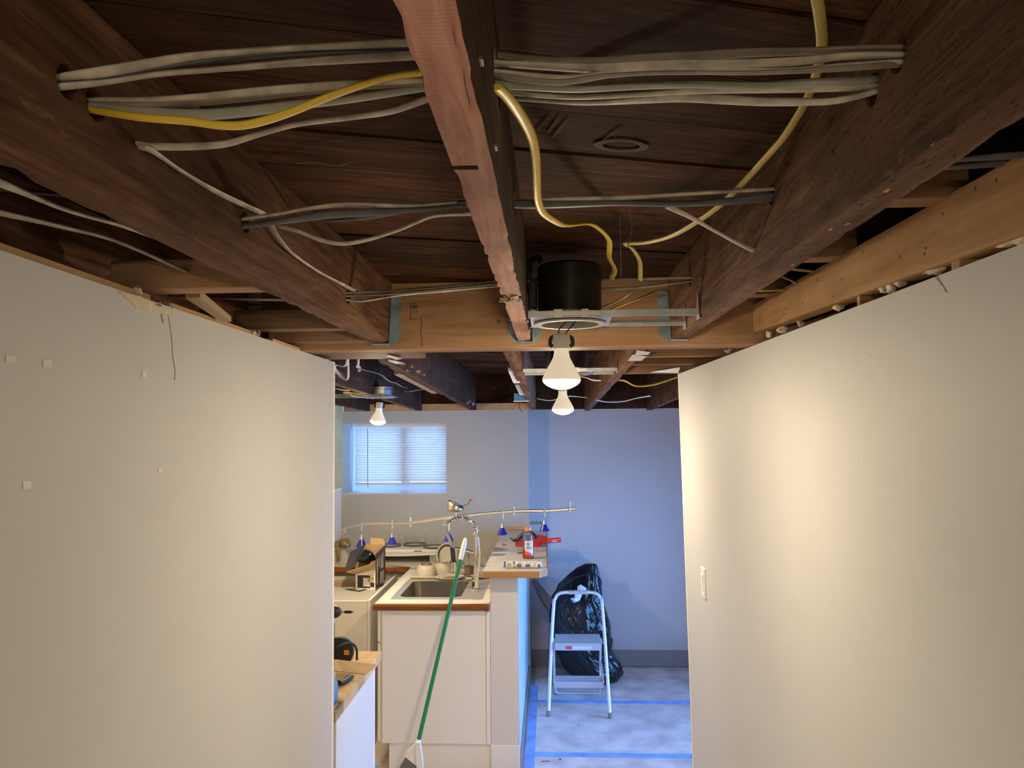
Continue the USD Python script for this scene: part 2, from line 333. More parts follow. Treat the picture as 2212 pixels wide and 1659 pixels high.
# wall with the daylight window, outside the picture on the right
D0, D1, DZ0, DZ1 = 3.70, 5.75, .15, 1.72
s = struct('wall_right_far')
s.part('drywall', cat(box(XE, XE + .1, BACK, D0, 0, 2.5), box(XE, XE + .1, D1, YF + .1, 0, 2.5), box(XE, XE + .1, D0, D1, 0, DZ0), box(XE, XE + .1, D0, D1, DZ1, 2.5)), 'wall_paint', False)
w = struct('window_2')
w.part('frame', cat(box(XE + .03, XE + .08, D0, D1, DZ0, DZ0 + .05), box(XE + .03, XE + .08, D0, D1, DZ1 - .05, DZ1), box(XE + .03, XE + .08, D0, D0 + .05, DZ0 + .05, DZ1 - .05), box(XE + .03, XE + .08, D1 - .05, D1, DZ0 + .05, DZ1 - .05), box(XE + .03, XE + .08, (D0 + D1) / 2 - .03, (D0 + D1) / 2 + .03, DZ0 + .05, DZ1 - .05)), 'white_lacquer', False)
for a, b in ((D0 + .05, (D0 + D1) / 2 - .03), ((D0 + D1) / 2 + .03, D1 - .05)):
    w.part('pane', box(XE + .052, XE + .056, a, b, DZ0 + .05, DZ1 - .05), 'pane')
# floor
fl = struct('floor', 'worn brown floor with dust')
fl.part('boards', box(XS - .1, XE + .1, BACK - .1, YF + .2, -.1, 0), 'floor_paint')
b = struct('baseboard_back', 'dark grey baseboard along the far wall')
b.part('board', cbox(KX1 + .001, XE, YF - .014, YF, 0.004, .135, .003), 'base_gray')
# subfloor of diagonal planks
ce = struct('ceiling', 'dark diagonal subfloor planks above the joists')
ce.part('subfloor', box(XS - .1, XE + .1, BACK - .1, YF + .14, ZP + .025, ZP + .08), 'concrete')
room = sbox(XS - .1, BACK - .1, XE + .1, YF + .14)
dirx, perp = np.array([math.cos(PLANK), math.sin(PLANK)]), np.array([-math.sin(PLANK), math.cos(PLANK)])
PITCH = .149; off = 1.186 * math.cos(PLANK)
npl = 0
for k in range(-30, 45):
    a = off + k * PITCH + .0022; bb = a + PITCH - .0044
    if bb < -1.3: continue
    poly = Polygon([dirx * -5 + perp * a, dirx * 8 + perp * a, dirx * 8 + perp * bb, dirx * -5 + perp * bb]).intersection(room)
    if poly.is_empty or poly.area < .02: continue
    j = ((k * 37) % 7) * .0007
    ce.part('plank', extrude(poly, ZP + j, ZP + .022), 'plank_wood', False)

kq = onZ(1342, 316, ZP)
ks = lathe([(.020, 0), (.026, -.0012), (.030, 0)], (0, 0, 0), 28); ks.apply_transform(np.diag([1.5, .85, 1, 1])); ks.apply_transform(trimesh.transformations.rotation_matrix(PLANK, [0, 0, 1])); ks.apply_translation(kq + [0, 0, .0004])
ce.part('knot', ks, 'stamp_ink', 60)
for a, b_ in (((1188, 250), (1156, 285)), ((1208, 252), (1180, 290)), ((1226, 258), (1190, 300)), ((1342, 276), (1300, 304))):
    ce.part('gouge', sweep([onZ(*a, ZP + .0002), (onZ(*a, ZP) + onZ(*b_, ZP)) / 2 + [0, 0, -.0002], onZ(*b_, ZP + .0002)], [.001, .0022, .001], .0008, 6), 'stamp_ink')

# ------------------------------------------------------------------ framing
def beam(x0, x1, y0, y1, zlo, ztop, holes=(), cuts=(), amp=.0016, seed=0, res=.03, chip=.004):
    """a joist along y with rough faces; zlo(y) its underside; holes (y, z, r); cuts are boxes sawn out"""
    f = zlo if callable(zlo) else (lambda y: zlo)
    m = m3.Manifold.hull_points(np.array([(x, y, z) for x in (x0, x1) for y in (y0, y1) for z in (f(y), ztop)], float))
    for y, z, r in holes:
        c = m3.Manifold.cylinder(x1 - x0 + .1, r, r, 20).rotate([0, 90, 0]).translate([x0 - .05, y, z]); m = m - c
    for c in cuts: m = m - m3.Manifold.cube([c[1] - c[0], c[3] - c[2], c[5] - c[4]]).translate([c[0], c[2], c[4]])
    m = m.refine_to_length(res)
    v, t, _ = arr(m); tm = trimesh.Trimesh(v, t, process=True)
    d = (meshkit.fbm(tm.vertices * [30, 9, 30], 3, seed) - .5) * 2
    v = tm.vertices + tm.vertex_normals * (d * amp)[:, None]
    # knocked corners along the underside
    zl = np.array([f(y) for y in v[:, 1]]); near = (np.abs(v[:, 2] - zl) < .006) & ((np.abs(v[:, 0] - x0) < .006) | (np.abs(v[:, 0] - x1) < .006))
    bite = np.clip(meshkit.fbm(v * [20, 30, 20], 3, seed + 9) - .55, 0, 1) * chip * 5
    v[near, 2] += bite[near]; v[near, 0] += np.where(v[near, 0] < (x0 + x1) / 2, 1, -1) * bite[near]
    return trimesh.Trimesh(v, tm.faces, process=False)

HDR = 2.225                                   # front face of the header beam
LJ, CJ, RJ = (-.514, -.466), (-.0905, -.0525), (.345, .389)
hA = [onX(145, 176, LJ[1]), onX(207, 226, LJ[1]), onX(530, 480, LJ[1]), onX(752, 641, LJ[1])]
jl = beam(*LJ, -2.3, HDR, ZJ, ZP, holes=[(p[1], p[2], .017) for p in hA], seed=1)
single('ceiling_joist', 'dark brown joist with cables entering its right side, above the left wall', 'joist', jl, 'joist_wood', 40)
hC = [onX(1070, 148, CJ[1]), onX(1078, 196, CJ[1]), onX(1113, 442, CJ[1]), onX(1142, 609, CJ[1])]
cC = [onZ(1005, 362, ZJ), onZ(1112, 645, ZJ)]
jc = beam(*CJ, -2.3, HDR, ZJ, ZP, holes=[(p[1], p[2], .02) for p in hC], amp=.0009, chip=.003, seed=2, res=.02,
          cuts=[(CJ[0] - .01, CJ[0] + .024, cC[0][1] - .006, cC[0][1] + .006, ZJ - .01, ZJ + .008), (CJ[0] - .01, CJ[1] + .01, cC[1][1] - .006, cC[1][1] + .006, ZJ - .01, ZJ + .012)])
t = thing('ceiling_joist', 'pinkish brown joist with saw notches running down the middle of the ceiling', 'joist', (CJ[0], 0, ZJ))
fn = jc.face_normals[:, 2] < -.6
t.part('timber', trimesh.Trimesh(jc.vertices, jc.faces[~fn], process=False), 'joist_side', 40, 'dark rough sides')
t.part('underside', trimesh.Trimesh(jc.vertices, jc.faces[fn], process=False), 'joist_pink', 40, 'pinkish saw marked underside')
for px, py in ((1036, 132), (1068, 318)):
    q = onX(px, py, CJ[1]); t.part('staple', cbox(q[0] - .001, q[0] + .003, q[1] - .006, q[1] + .006, q[2] - .002, q[2] + .002, .0005), 'bright_steel')
for i in range(7):
    y = cC[1][1] + RNG.uniform(-.03, .03); t.part('splinter', chunk((CJ[0] + RNG.uniform(-.008, .03), y, ZJ - .002), (.010, .013, .005), i), 'pale_trim', False)
hR = [onX(1940, 119, RJ[0]), onX(1884, 194, RJ[0]), onX(1666, 419, RJ[0]), onX(1491, 604, RJ[0])]
jr = beam(*RJ, -2.3, HDR, ZJ, ZP, holes=[(p[1], p[2], .018) for p in hR], amp=.0014, chip=.0015, seed=3, res=.018)
t = thing('ceiling_joist', 'rough sawn brown joist with pitted face, nearest the right wall', 'joist', (RJ[0], 0, ZJ))
t.part('timber', jr, 'joist_rough', 50)
for i in range(16):
    y = RNG.uniform(.65, 1.5); t.part('splinter', chunk((RJ[0] + RNG.uniform(.0, .044), y, ZJ + RNG.uniform(0, .003)), (.004, .009, .0022), 50 + i), 'pale_trim', False)
single('ceiling_joist', 'dark joist in the void above the left wall, mostly hidden', 'joist', beam(-.945, -.90, -2.3, HDR, ZJ + .01, ZP, seed=4, res=.08), 'joist_wood', 40)
single('ceiling_joist', 'dark joist in the black void beyond the right wall beam', 'joist', beam(.78, .825, -2.3, HDR, ZJ + .01, ZP, seed=5, res=.08), 'joist_wood', 40)

hb = thing('header_beam', 'fresh fir header beam crossing the ceiling at the end of the hall', 'beam', (0, HDR, 2.186))
HX0, HX1 = -.86, .80
hb.part('ply', cbox(HX0, HX1, HDR, HDR + .045, 2.186, ZP, .003), 'fir_x')
hb.part('ply', cbox(HX0, HX1, HDR + .046, HDR + .091, 2.187, ZP, .003), 'fir_x')
hb.part('ply', cbox(HX0, HX1, HDR + .092, HDR + .137, 2.189, ZP, .003), 'fir_x')
hb.part('ply', cbox(HX0, HX1, HDR + .14, HDR + .19, 2.20, ZP, .002), 'joist_wood', label='old dark board behind the fresh ones')
# grade stamp and the crack
c0, c1 = onY(886, 655, HDR), onY(902, 690, HDR)
st = cat(box(c0[0], c0[0] + .0025, HDR - .0006, HDR, c1[2], c0[2]), box(c0[0], c1[0], HDR - .0006, HDR, c0[2] - .0025, c0[2]), box(c0[0], c1[0], HDR - .0006, HDR, c1[2], c1[2] + .0025), box(c0[0] + .004, c1[0], HDR - .0006, HDR, c0[2] - .015, c0[2] - .006))
hb.part('grade_stamp', st, 'stamp_ink', False)
tx = meshkit.text_mesh('02', .011, .0006); tx.apply_transform(trimesh.transformations.rotation_matrix(math.pi / 2, [1, 0, 0])); tx.apply_translation([c0[0] + .004, HDR, (c0[2] + c1[2]) / 2 - .006])
hb.part('stamp_lettering', tx, 'stamp_ink', False)
ck = [onY(x, y, HDR - .0003) for x, y in ((909, 685), (911, 700), (909, 715), (911, 730), (912, 748))]
hb.part('check_crack', sweep(spline(ck, 4), .0015, .0005, 6, up=(0, 1, 0)), 'stamp_ink')
for px, py in ((1078, 694),):
    c = onY(px, py, HDR); hb.part('knot', lathe([(0, 0), (.004, .0004), (.006, 0)], c, 10, (0, -1, 0)), 'stamp_ink')
single('nailer_board', 'fresh board nailed behind the header beam above the left wall corner', 'board', cbox(XL(2.4) - .1, -.43, HDR + .192, HDR + .40, 2.196, 2.235, .003), 'fir_x')

def hanger(label, x0, x1, side_px=0):
    """sheet metal joist hanger: seat, two side straps, two flanges with notched edges on the header"""
    t = thing('joist_hanger', label, 'joist hanger', (x0, HDR, ZJ - .003))
    t.part('seat', box(x0 - .0015, x1 + .0015, HDR - .055, HDR - .001, ZJ - .0032, ZJ - .0014), 'hanger_blue', False)
    for s, x in ((-1, x0 - .003), (1, x1 + .0012)):
        t.part('side_strap', plate([(x, HDR - .055, ZJ - .003), (x, HDR - .001, ZJ - .003), (x, HDR - .001, ZJ + .14), (x, HDR - .022, ZJ + .14)], (.0018, 0, 0)), 'hanger_blue', False)
        xo = x + s * .028; poly = [(x, ZJ - .004)]
        for k in range(6):
            z = ZJ + .02 + k * .022; poly += [(xo, z), (xo, z + .013), (xo - s * .006, z + .015), (xo - s * .006, z + .020)]
        poly += [(x, ZJ + .15)]
        m = extrude(Polygon(poly), 0, .0018); m.apply_transform(trimesh.transformations.rotation_matrix(math.pi / 2, [1, 0, 0])); m.apply_translation([0, HDR - .0006, 0])
        t.part('flange', m, 'hanger_blue', False)
hanger('blue grey steel hanger at the end of the left dark joist', *LJ)
hanger('steel hanger at the end of the middle pinkish joist', *CJ)
hanger('steel hanger behind the light housing bars at the rough right joist', *RJ)

# plates, blocking and the beam along the right wall
def ypl(x0, x1, y0, y1, z0, z1, b=.002): return cbox(x0, x1, y0, y1, z0, z1, b)
def plate_seg(y0, y1, z0, z1, proud, nm, label, matn='fir_y'):
    P = [(XL(y) + (proud if i else -.10), y, z) for i in (0, 1) for y in (y0, y1) for z in (z0, z1)]
    return single(nm, label, 'plate', hull(P), matn, 30)
plate_seg(-2.3, 1.33, ZW + .001, ZW + .011, -.004, 'top_plate', 'pale wood plate on the near end of the left wall')
plate_seg(1.40, 1.88, ZW + .001, ZW + .010, -.004, 'top_plate', 'pale wood plate on the left wall between two torn drywall spots')
plate_seg(1.98, HDR - .002, ZW + .001, ZW + .009, -.004, 'top_plate', 'pale wood plate at the far end of the left wall, under the header')
def block(label, px_l, px_r, y, zlo, h, th, xl=None, xr=None, m='block_wood'):
    t = single('blocking_board', label, 'blocking', cbox(xl, xr, y, y + th, zlo, zlo + h, .002), m)
yb1 = onZ(520, 632, ZJ + .012)[1]
block('wide blocking board between left joist and left wall, nearest the camera', 0, 0, yb1 - .05, ZJ + .012, .055, .055, -.81, LJ[0])
yb2 = onZ(680, 716, ZJ + .008)[1]
block('second blocking board between left joist and left wall', 0, 0, yb2 - .05, ZJ + .008, .052, .05, -.81, LJ[0])
block('third blocking board against the header beam, above the left wall', 0, 0, HDR - .075, ZJ + .004, .045, .07, -.81, LJ[0])
p = [onZ(400, 640, ZW + .03), onZ(480, 688, ZW + .01)]
single('wood_scrap', 'split scrap of lath lying on the left wall top between blocking boards', 'wood scrap', hull([(p[0][0] + a, p[0][1], p[0][2] + b) for a in (0, .03) for b in (-.004, .012)] + [(p[1][0] + a, p[1][1], p[1][2] + b) for a in (0, .02) for b in (-.008, .004)]), 'pale_trim')
# right wall beam: a fir stud on edge, its underside rising towards the header
RB0, RB1 = .10, HDR - .003
P = []
for y in (RB0, RB1):
    zlo = np.interp(y, [.1, 1.0, 2.24], [2.176, 2.193, 2.220])
    for x in (XR(y) - .006, XR(y) + .034):
        P += [(x, y, zlo), (x, y, 2.299)]
t = thing('rim_beam', 'fresh fir beam with nail holes running above the right wall', 'beam', (.6, RB0, 2.18))
t.part('timber', hull(P), 'fir_y')
for px, py in ((1694, 678), (1697, 667), (2036, 462), (2107, 408), (2152, 390), (1997, 548), (2000, 536), (1945, 555), (1800, 640), (1733, 655), (1818, 603), (1765, 605), (1863, 544)):
    r = ray(px, py); y = 1.5
    for _ in range(6): q = onX(px, py, XR(y) - .006); y = q[1]
    t.part('nail_hole', lathe([(0, 0), (.0022, .0005), (.0032, 0)], q, 10, (-1, 0, 0)), 'stamp_ink')
for i, (pl, pr, py, zz, h, th) in enumerate(((1885, 2040, 445, 2.296, .085, .05), (1690, 1815, 566, 2.296, .085, .05), (1600, 1680, 642, 2.296, .085, .05))):
    y = onZ((pl + pr) / 2, py, zz)[1]
    block(['nearest blocking board between rough joist and right beam', 'middle blocking board between rough joist and right beam', 'small far blocking board between rough joist and right beam'][i], 0, 0, y - .04, zz, h, th, RJ[1], XR(y) + .03, 'fir_x')
# back room joists
def bjoist(label, pf, yf, pn=None, w=.042, m='joist_wood', seed=0, x=None):
    q = onY(pf[0], pf[1], yf)
    x0 = q[0] if x is None else x
    return x0
BJ = []
for i, (px, label, m) in enumerate(((793, 'short dark joist over the kitchen window, far left', 'joist_back'), (905, 'dark joist with crumpled grey cable, left of the kitchen ceiling', 'joist_back'), (1022, 'dark joist with plaster crumbs over the kitchen wall', 'joist_back'),
                                    (1152, 'back room joist with paper strips, behind the hanging bulb', 'joist_wood'), (1268, 'pinkish joist left of the yellow cable in the back room', 'joist_wood'), (1402, 'rightmost pinkish joist in the back room', 'joist_wood'))):
    yf = YB - .002 if i < 4 else YF - .002
    x = onY(px, 880, yf)[0] - .021
    BJ.append(x)
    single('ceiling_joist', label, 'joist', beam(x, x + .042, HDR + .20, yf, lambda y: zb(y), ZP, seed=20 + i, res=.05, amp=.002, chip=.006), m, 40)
# plates on the kitchen wall between the joists
for i, (a, b_, lab) in enumerate(((XS, BJ[0], 'wood plate on the kitchen wall, left of the window corner'), (BJ[0] + .042, BJ[1], 'wood plate above the kitchen window behind the small bulb'), (BJ[1] + .042, BJ[2], 'wood plate on the kitchen wall with torn drywall below'), (BJ[2] + .042, BJ[3], 'wood plate on the kitchen wall at the blue box'))):
    single('wall_plate', lab, 'plate', cbox(a + .001, b_ - .001, YB + .0, YB + .08, 2.101, 2.155, .002), 'fir_y')
single('rim_joist', 'dark rim joist along the kitchen and far walls', 'joist', cat(box(XS, XE, YF - .02, YF + .05, 2.108, ZP), box(XS, KX1, YB + .1, YB + .14, 2.101, ZP)), 'joist_back')
for i, (py, th) in enumerate(((772, .05), (788, .05), (807, .055))):
    z = 2.2; y = onZ(1480, py, z)[1]
    single('blocking_board', ['first fresh board right of the back joist, behind the header', 'second fresh board right of the back joist', 'third fresh board right of the back joist, at the wall corner'][i], 'blocking', cbox(BJ[4] + .045 if i else BJ[4] + .045, XR(y) + .1, y - .05, y, z, z + .05, .002), 'fir_x')
# plaster crumbs and paper on back joists
def crumb_group(label, pts, y, s, m='old_crumb', name='plaster_scrap', seed=0):
    t = thing(name, label, 'plaster scrap', onY(*pts[0], y))
    for i, p in enumerate(pts): t.part('crumb', chunk(onY(*p, y), np.array(s) * .75, seed + i), m, False)
crumb_group('torn plaster scraps clinging under the joist left of the green plate gap', [(868, 787), (890, 790), (882, 800), (905, 803), (918, 808)], 3.0, (.02, .02, .012), seed=3)
crumb_group('white crumbs on the joist end near the kitchen wall', [(980, 856), (983, 861), (1015, 866), (1022, 872), (1010, 870)], 5.4, (.014, .02, .018), seed=13)
for i, (a, b_) in enumerate((((835, 765), (862, 771)), ((838, 776), (868, 781)))):
    p, q = onZ(*a, 2.196), onZ(*b_, 2.196)
    single('drywall_tag', ['upper white drywall tag under the header, left side', 'lower white drywall tag under the header, left side'][i], 'drywall scrap', hull([(p[0], p[1], 2.190), (q[0], p[1], 2.190), (p[0] + .01, q[1], 2.186), (q[0] + .012, q[1], 2.189), (p[0], p[1], 2.196), (q[0], q[1], 2.196)]), 'white_plastic')
for i, (a, b_) in enumerate((((1376, 757), (1400, 761)), ((1365, 766), (1386, 774)))):
    p, q = onZ(*a, 2.196), onZ(*b_, 2.196)
    single('drywall_tag', ['upper white drywall tag under the header, right side', 'lower white drywall tag under the header, right side'][i], 'drywall scrap', hull([(p[0], p[1], 2.190), (q[0], p[1], 2.190), (p[0], q[1], 2.187), (q[0], q[1], 2.187), (p[0], p[1], 2.196), (q[0], q[1], 2.196)]), 'white_plastic')
# paper strips on the centre joist of the back room
for i, (a, b_, c_, d_) in enumerate((((1097, 800), (1113, 799), (1124, 827), (1109, 828)), ((1112, 832), (1125, 832), (1135, 854), (1123, 854)))):
    P = [onX(*q, BJ[3] - .0) for q in (a, b_, c_, d_)]
    y = [3.35, 4.25][i]; P = [onY(*q, y + (.0 if k < 2 else .35)) for k, q in enumerate((a, b_, c_, d_))]
    single('drywall_strip', ['upper strip of white drywall on the back joist', 'lower strip of white drywall on the back joist, above the blue box'][i], 'drywall scrap', plate(P, (0, 0, .012)), 'white_lacquer', False)

t = thing('electrical_box', 'blue plastic electrical box hanging beside the back joist', 'electrical box', onY(1124, 867, 5.0))
c0, c1 = onY(1110, 849, 5.0), onY(1141, 866, 5.0)
t.part('box_body', cat(cbox(c0[0], c1[0], 5.0, 5.06, c1[2], c0[2], .003)), 'blue_box'); t.part('flange', box(c0[0] - .003, c1[0] + .003, 4.996, 5.0, c1[2] - .006, c1[2] + .002), 'white_lacquer')
t.part('lead_wire', sweep(spline([onY(*q, 5.0) for q in ((1121, 866), (1122, 880), (1128, 890), (1130, 892))], 5), .002), 'wire_black')
# beam patch
P = [onX(*q, BJ[2]) for q in ((865, 800), (880, 806), (930, 835), (944, 840))]
single('wood_strip', 'pale strip of wood nailed under the dark back joist', 'wood strip', hull([(BJ[2] - .03, onX(866, 800, BJ[2])[1], zb(3.2) - .004 + a) for a in (0, .05)] + [(BJ[2], 3.2, zb(3.2) - .004 + a) for a in (0, .05)] + [(BJ[2] - .03, 4.3, zb(4.3) - .004 + a) for a in (0, .03)] + [(BJ[2], 4.3, zb(4.3) - .004 + a) for a in (0, .03)]), 'block_wood')

# ------------------------------------------------------------------ torn drywall on the hall walls
def onL(px, py, d=0.):
    y = 1.5
    for _ in range(8): q = onX(px, py, XL(y) + d); y = q[1]
    return q
def onR(px, py, d=0.):
    y, z = 1.5, 2.
    for _ in range(10): q = onX(px, py, XR(y, z) - d); y, z = q[1], q[2]
    return q
def wallpatch(t, name, pts, fn, d, m, sgn):
    P = [fn(*p, 0) for p in pts]; t.part(name, trimesh.Trimesh(*_fan(P, (sgn * d, 0, 0)), process=False), m, False)
def _fan(P, off):
    P = np.array(P); Q = P + np.array(off); n = len(P); c, cq = P.mean(0), Q.mean(0)
    V = np.vstack([P, Q, c, cq]); f = []
    for i in range(n):
        j = (i + 1) % n; f += [(n + i, n + j, 2 * n + 1), (i, j, n + j), (i, n + j, n + i)]
    f = np.array(f); m = trimesh.Trimesh(V, f, process=False)
    if np.sign(m.face_normals[0] @ np.array(off)) < 0: f = f[:, ::-1]
    return V, f
wallpatch(wl, 'torn_patch', [(254, 632), (268, 634), (300, 640), (345, 665), (374, 672), (370, 682), (350, 678), (318, 673), (292, 665), (278, 650)], onL, .003, 'torn_paper', 1)
for i, (px, py, s) in enumerate(((300, 632, .016), (345, 664, .008), (372, 668, .007), (548, 722, .009), (560, 723, .008), (712, 780, .005))):
    q = onL(px, py, 0); wl.part('plaster_chunk', chunk(q + [-.004, 0, .003], (.012, s, .011), i), 'gypsum', False)
for pts in ([(12, 768), (31, 770), (32, 785), (13, 783)], [(92, 778), (111, 777), (110, 792), (93, 793)], [(306, 802), (315, 803), (314, 817), (306, 815)], [(49, 1040), (66, 1039), (67, 1054), (49, 1057)], [(341, 1012), (349, 1013), (348, 1020), (341, 1019)]):
    wallpatch(wl, 'spackle_patch', pts, onL, .0012, 'spackle', 1)
wl.part('crack', sweep(spline([onL(*p, .0004) for p in ((362, 675), (367, 705), (371, 735), (373, 770), (378, 800), (377, 822))], 5), .0009, .0006, 6), 'crack')
wl.part('crack', sweep(spline([onL(*p, .0004) for p in ((338, 657), (346, 670), (350, 690), (352, 698))], 4), .0018, .0007, 6), 'crack')
wl.part('corner_bead', cbox(XL(LEND) - .003, XL(LEND) + .0015, LEND - .02, LEND + .001, 0, ZW, .0008), 'spackle')
wr.part('corner_bead', wall_slab(lambda y, z: XR(y, z) - .0012, REND - .02, REND + .001, .004), 'spackle')
for i, (px, py, sy, sz) in enumerate(((2170, 518, .05, .012), (2125, 517, .022, .009), (2200, 508, .04, .014), (2008, 581, .022, .012), (1990, 588, .012, .007), (1912, 620, .017, .013), (1898, 622, .012, .010), (1930, 612, .014, .009), (1800, 671, .010, .006), (1722, 705, .008, .006),
                                      (1680, 717, .014, .007), (1655, 727, .012, .007), (1610, 744, .02, .009), (1622, 740, .016, .010), (1600, 747, .016, .007), (1565, 761, .02, .006), (1585, 752, .02, .006))):
    q = onR(px, py, 0); wr.part('plaster_chunk', ridge(chunk(q + [.012, 0, .006], (.017, sy * 1.4, sz * 1.8), 30 + i, 24).subdivide().subdivide(), .002, 120, i), 'gypsum', False)
for px, py, s in ((2060, 562, .012), (1852, 648, .008)):
    q = onR(px, py, 0); wr.part('shim', cbox(q[0] + .002, q[0] + .05, q[1] - s, q[1] + s, ZW - .003, ZW + .02, .001), 'block_wood')
q = onR(1480, 812); wr.part('torn_paper', hull([onR(1466, 806) + [-.002, 0, 0], onR(1466, 806) + [-.13, 0, .005], onR(1470, 806) + [-.10, .05, .02], onR(1466, 806) + [-.05, .03, .026], onR(1470, 806) + [0, 0, .026]]), 'spackle', False)
wr.part('crack', sweep([onR(2023, 596, .0002), onR(2034, 612, .0002), onR(2047, 632, .0002)], .0009, .0005, 6, up=(1, 0, 0)), 'crack')
wr.part('crack', sweep([onR(2020, 598, .0002), onR(2038, 620, .0002), onR(2043, 630, .0002)], .0008, .0005, 6, up=(1, 0, 0)), 'crack')
for px, py in ((1791, 698), (1882, 768), (1730, 740), (1855, 990), (1645, 840)):
    q = onR(px, py); wr.part('nail_mark', lathe([(0, .0008), (.002, 0)], q, 8, (-1, 0, 0)), 'crack')
# light switch
q = onR(1521, 1258)
t = thing('light_switch', 'white rocker light switch on the right wall', 'light switch', q)
def on_wr(m): return m
yy, zz, xx = q[1], q[2], XR(q[1], q[2])
t.part('cover_plate', cbox(xx - .006, xx + .004, yy - .036, yy + .036, zz - .058, zz + .058, .003), 'white_plastic')
t.part('rocker', hull([(xx - .006, yy - .017, zz - .034), (xx - .006, yy + .017, zz - .034), (xx - .006, yy - .017, zz + .034), (xx - .006, yy + .017, zz + .034), (xx - .011, yy - .017, zz + .03), (xx - .011, yy + .017, zz + .03), (xx - .007, yy - .017, zz - .03), (xx - .007, yy + .017, zz - .03)]), 'white_lacquer')

# ------------------------------------------------------------------ cables
def cable(label, pts, m, r=(.0058, .0034), X=None, Ys=None, plane=None, ends=(1, 1), name='cable', cat_='cable', n=8, tw=.35, seed=0, group=None, dy=None):
    """pts in picture pixels; X = (start face, end face): depth runs evenly between them; Ys = depth per point"""
    if X is not None:
        a, b = onX(*pts[0], X[0]), onX(*pts[-1], X[1])
        ye = b[1]
        if X[1] == CJ[0]: ye = min((h[1] for h in hC), key=lambda h: abs(h - a[1]))     # enters the far side of the middle joist
        x0, x1 = pts[0][0], pts[-1][0]
        P = [onY(x, y, a[1] + (ye - a[1]) * (x - x0) / (x1 - x0) + ((seed % 4 - 1.5) * .005 if dy is None else dy) * min(1, 8 * (x - x0) / (x1 - x0), 8 * (x1 - x) / (x1 - x0) + (X[1] == CJ[0]))) for x, y in pts]
    elif Ys is not None: P = [onY(x, y, d) for (x, y), d in zip(pts, Ys)]
    else: P = [onX(x, y, plane) for x, y in pts]
    P = [np.array([p[0], p[1], min(p[2], ZP - .001)]) for p in P]
    S = spline(P, n)
    if X is not None:
        if ends[0]: S = np.vstack([S[0] + (S[0] - S[1]) / np.linalg.norm(S[0] - S[1]) * .03, S])
        if ends[1]: S = np.vstack([S, S[-1] + (S[-1] - S[-2]) / np.linalg.norm(S[-1] - S[-2]) * (.065 if X[1] == CJ[0] else .03)])
    tws = tw * np.sin(np.linspace(0, 5 + seed % 3, len(S)) + seed)
    return single(name, label, cat_, sweep(S, r[0] * 1.08, r[1] * .82, 12, twist=tws), m, 60, group=group)
LX = (LJ[1], CJ[0]); RX = (CJ[1], RJ[0])
W = (.0058, .0036)
cable('topmost whitish cable in the nearest left bundle', [(145, 168), (260, 149), (400, 124), (520, 112), (640, 103), (760, 97), (890, 93)], 'cable_white', (.0062, .004), LX, seed=1)
cable('black dusty cable squeezed in the nearest left bundle', [(150, 178), (280, 160), (400, 138), (520, 124), (640, 112), (760, 104), (890, 103)], 'cable_gray', (.005, .003), LX, seed=2)
cable('lower cream cable of the nearest left bundle', [(145, 186), (230, 177), (340, 160), (480, 149), (620, 137), (750, 128), (890, 120)], 'cable_white', W, LX, seed=3)
cable('lavender white cable on top of the second left bundle', [(205, 216), (330, 215), (450, 208), (600, 195), (760, 183), (905, 174)], 'cable_white', W, LX, seed=4)
cable('thin white cable second in the second left bundle', [(205, 225), (330, 227), (450, 219), (600, 205), (740, 193), (905, 183)], 'cable_dirty', (.0045, .003), LX, seed=5)
cable('greenish grey cable above the yellow one on the left', [(205, 231), (300, 240), (420, 248), (520, 242), (640, 227), (760, 213), (910, 190)], 'cable_green', (.0064, .005), LX, seed=6)
cable('bright yellow cable sagging in the left bay', [(202, 238), (300, 253), (400, 261), (480, 271), (540, 268), (620, 245), (700, 213), (780, 184), (850, 165), (905, 158)], 'cable_yellow', (.0062, .004), LX, seed=0, tw=.2, dy=-.02)
cable('dirty cream cable rising to the middle joist below the yellow one', [(298, 312), (340, 316), (420, 316), (490, 310), (560, 289), (640, 268), (740, 255), (840, 241), (922, 214)], 'cable_white', (.0052, .0042), LX, seed=7)
cable('white cable stapled along the left joist face, upper run', [(308, 317), (335, 330), (400, 374), (480, 420), (575, 464)], 'cable_white', (.005, .003), plane=LJ[1] + .012, seed=8)
cable('white cable along the left joist face, lower run', [(584, 486), (600, 512), (632, 548), (690, 588), (745, 617), (776, 634)], 'cable_white', (.005, .003), plane=LJ[1] + .012, seed=9)
cable('cream cable on top of the middle left bundle', [(530, 473), (600, 462), (680, 448), (760, 442), (880, 446), (1000, 437)], 'cable_white', (.0054, .004), LX, seed=10)
cable('thick dark grey cable in the middle left bundle', [(530, 488), (620, 476), (720, 463), (820, 458), (900, 452), (1005, 440)], 'cable_gray', (.0085, .006), LX, seed=11)
cable('thin grey cable twisting over the dark grey one', [(640, 472), (700, 476), (760, 474), (830, 464), (880, 453), (940, 441), (1006, 436)], 'cable_gray', (.005, .003), LX, ends=(0, 1), seed=12)
cable('cream cable drooping below the middle left bundle', [(588, 486), (640, 498), (690, 517), (740, 526), (800, 516), (860, 497), (900, 480), (940, 466), (1015, 462)], 'cable_white', (.0062, .0036), LX, ends=(0, 1), seed=13)
cable('dirty cable on top of the far left bundle', [(752, 634), (850, 628), (960, 618), (1075, 607)], 'cable_dirty', (.005, .003), LX, seed=14)
cable('dirty cable in the middle of the far left bundle', [(752, 640), (850, 634), (960, 624), (1076, 613)], 'cable_dirty', (.005, .003), LX, seed=15)
cable('cream cable at the bottom of the far left bundle', [(752, 648), (785, 650), (870, 637), (960, 629), (1076, 618)], 'cable_white', (.0045, .003), LX, seed=16)
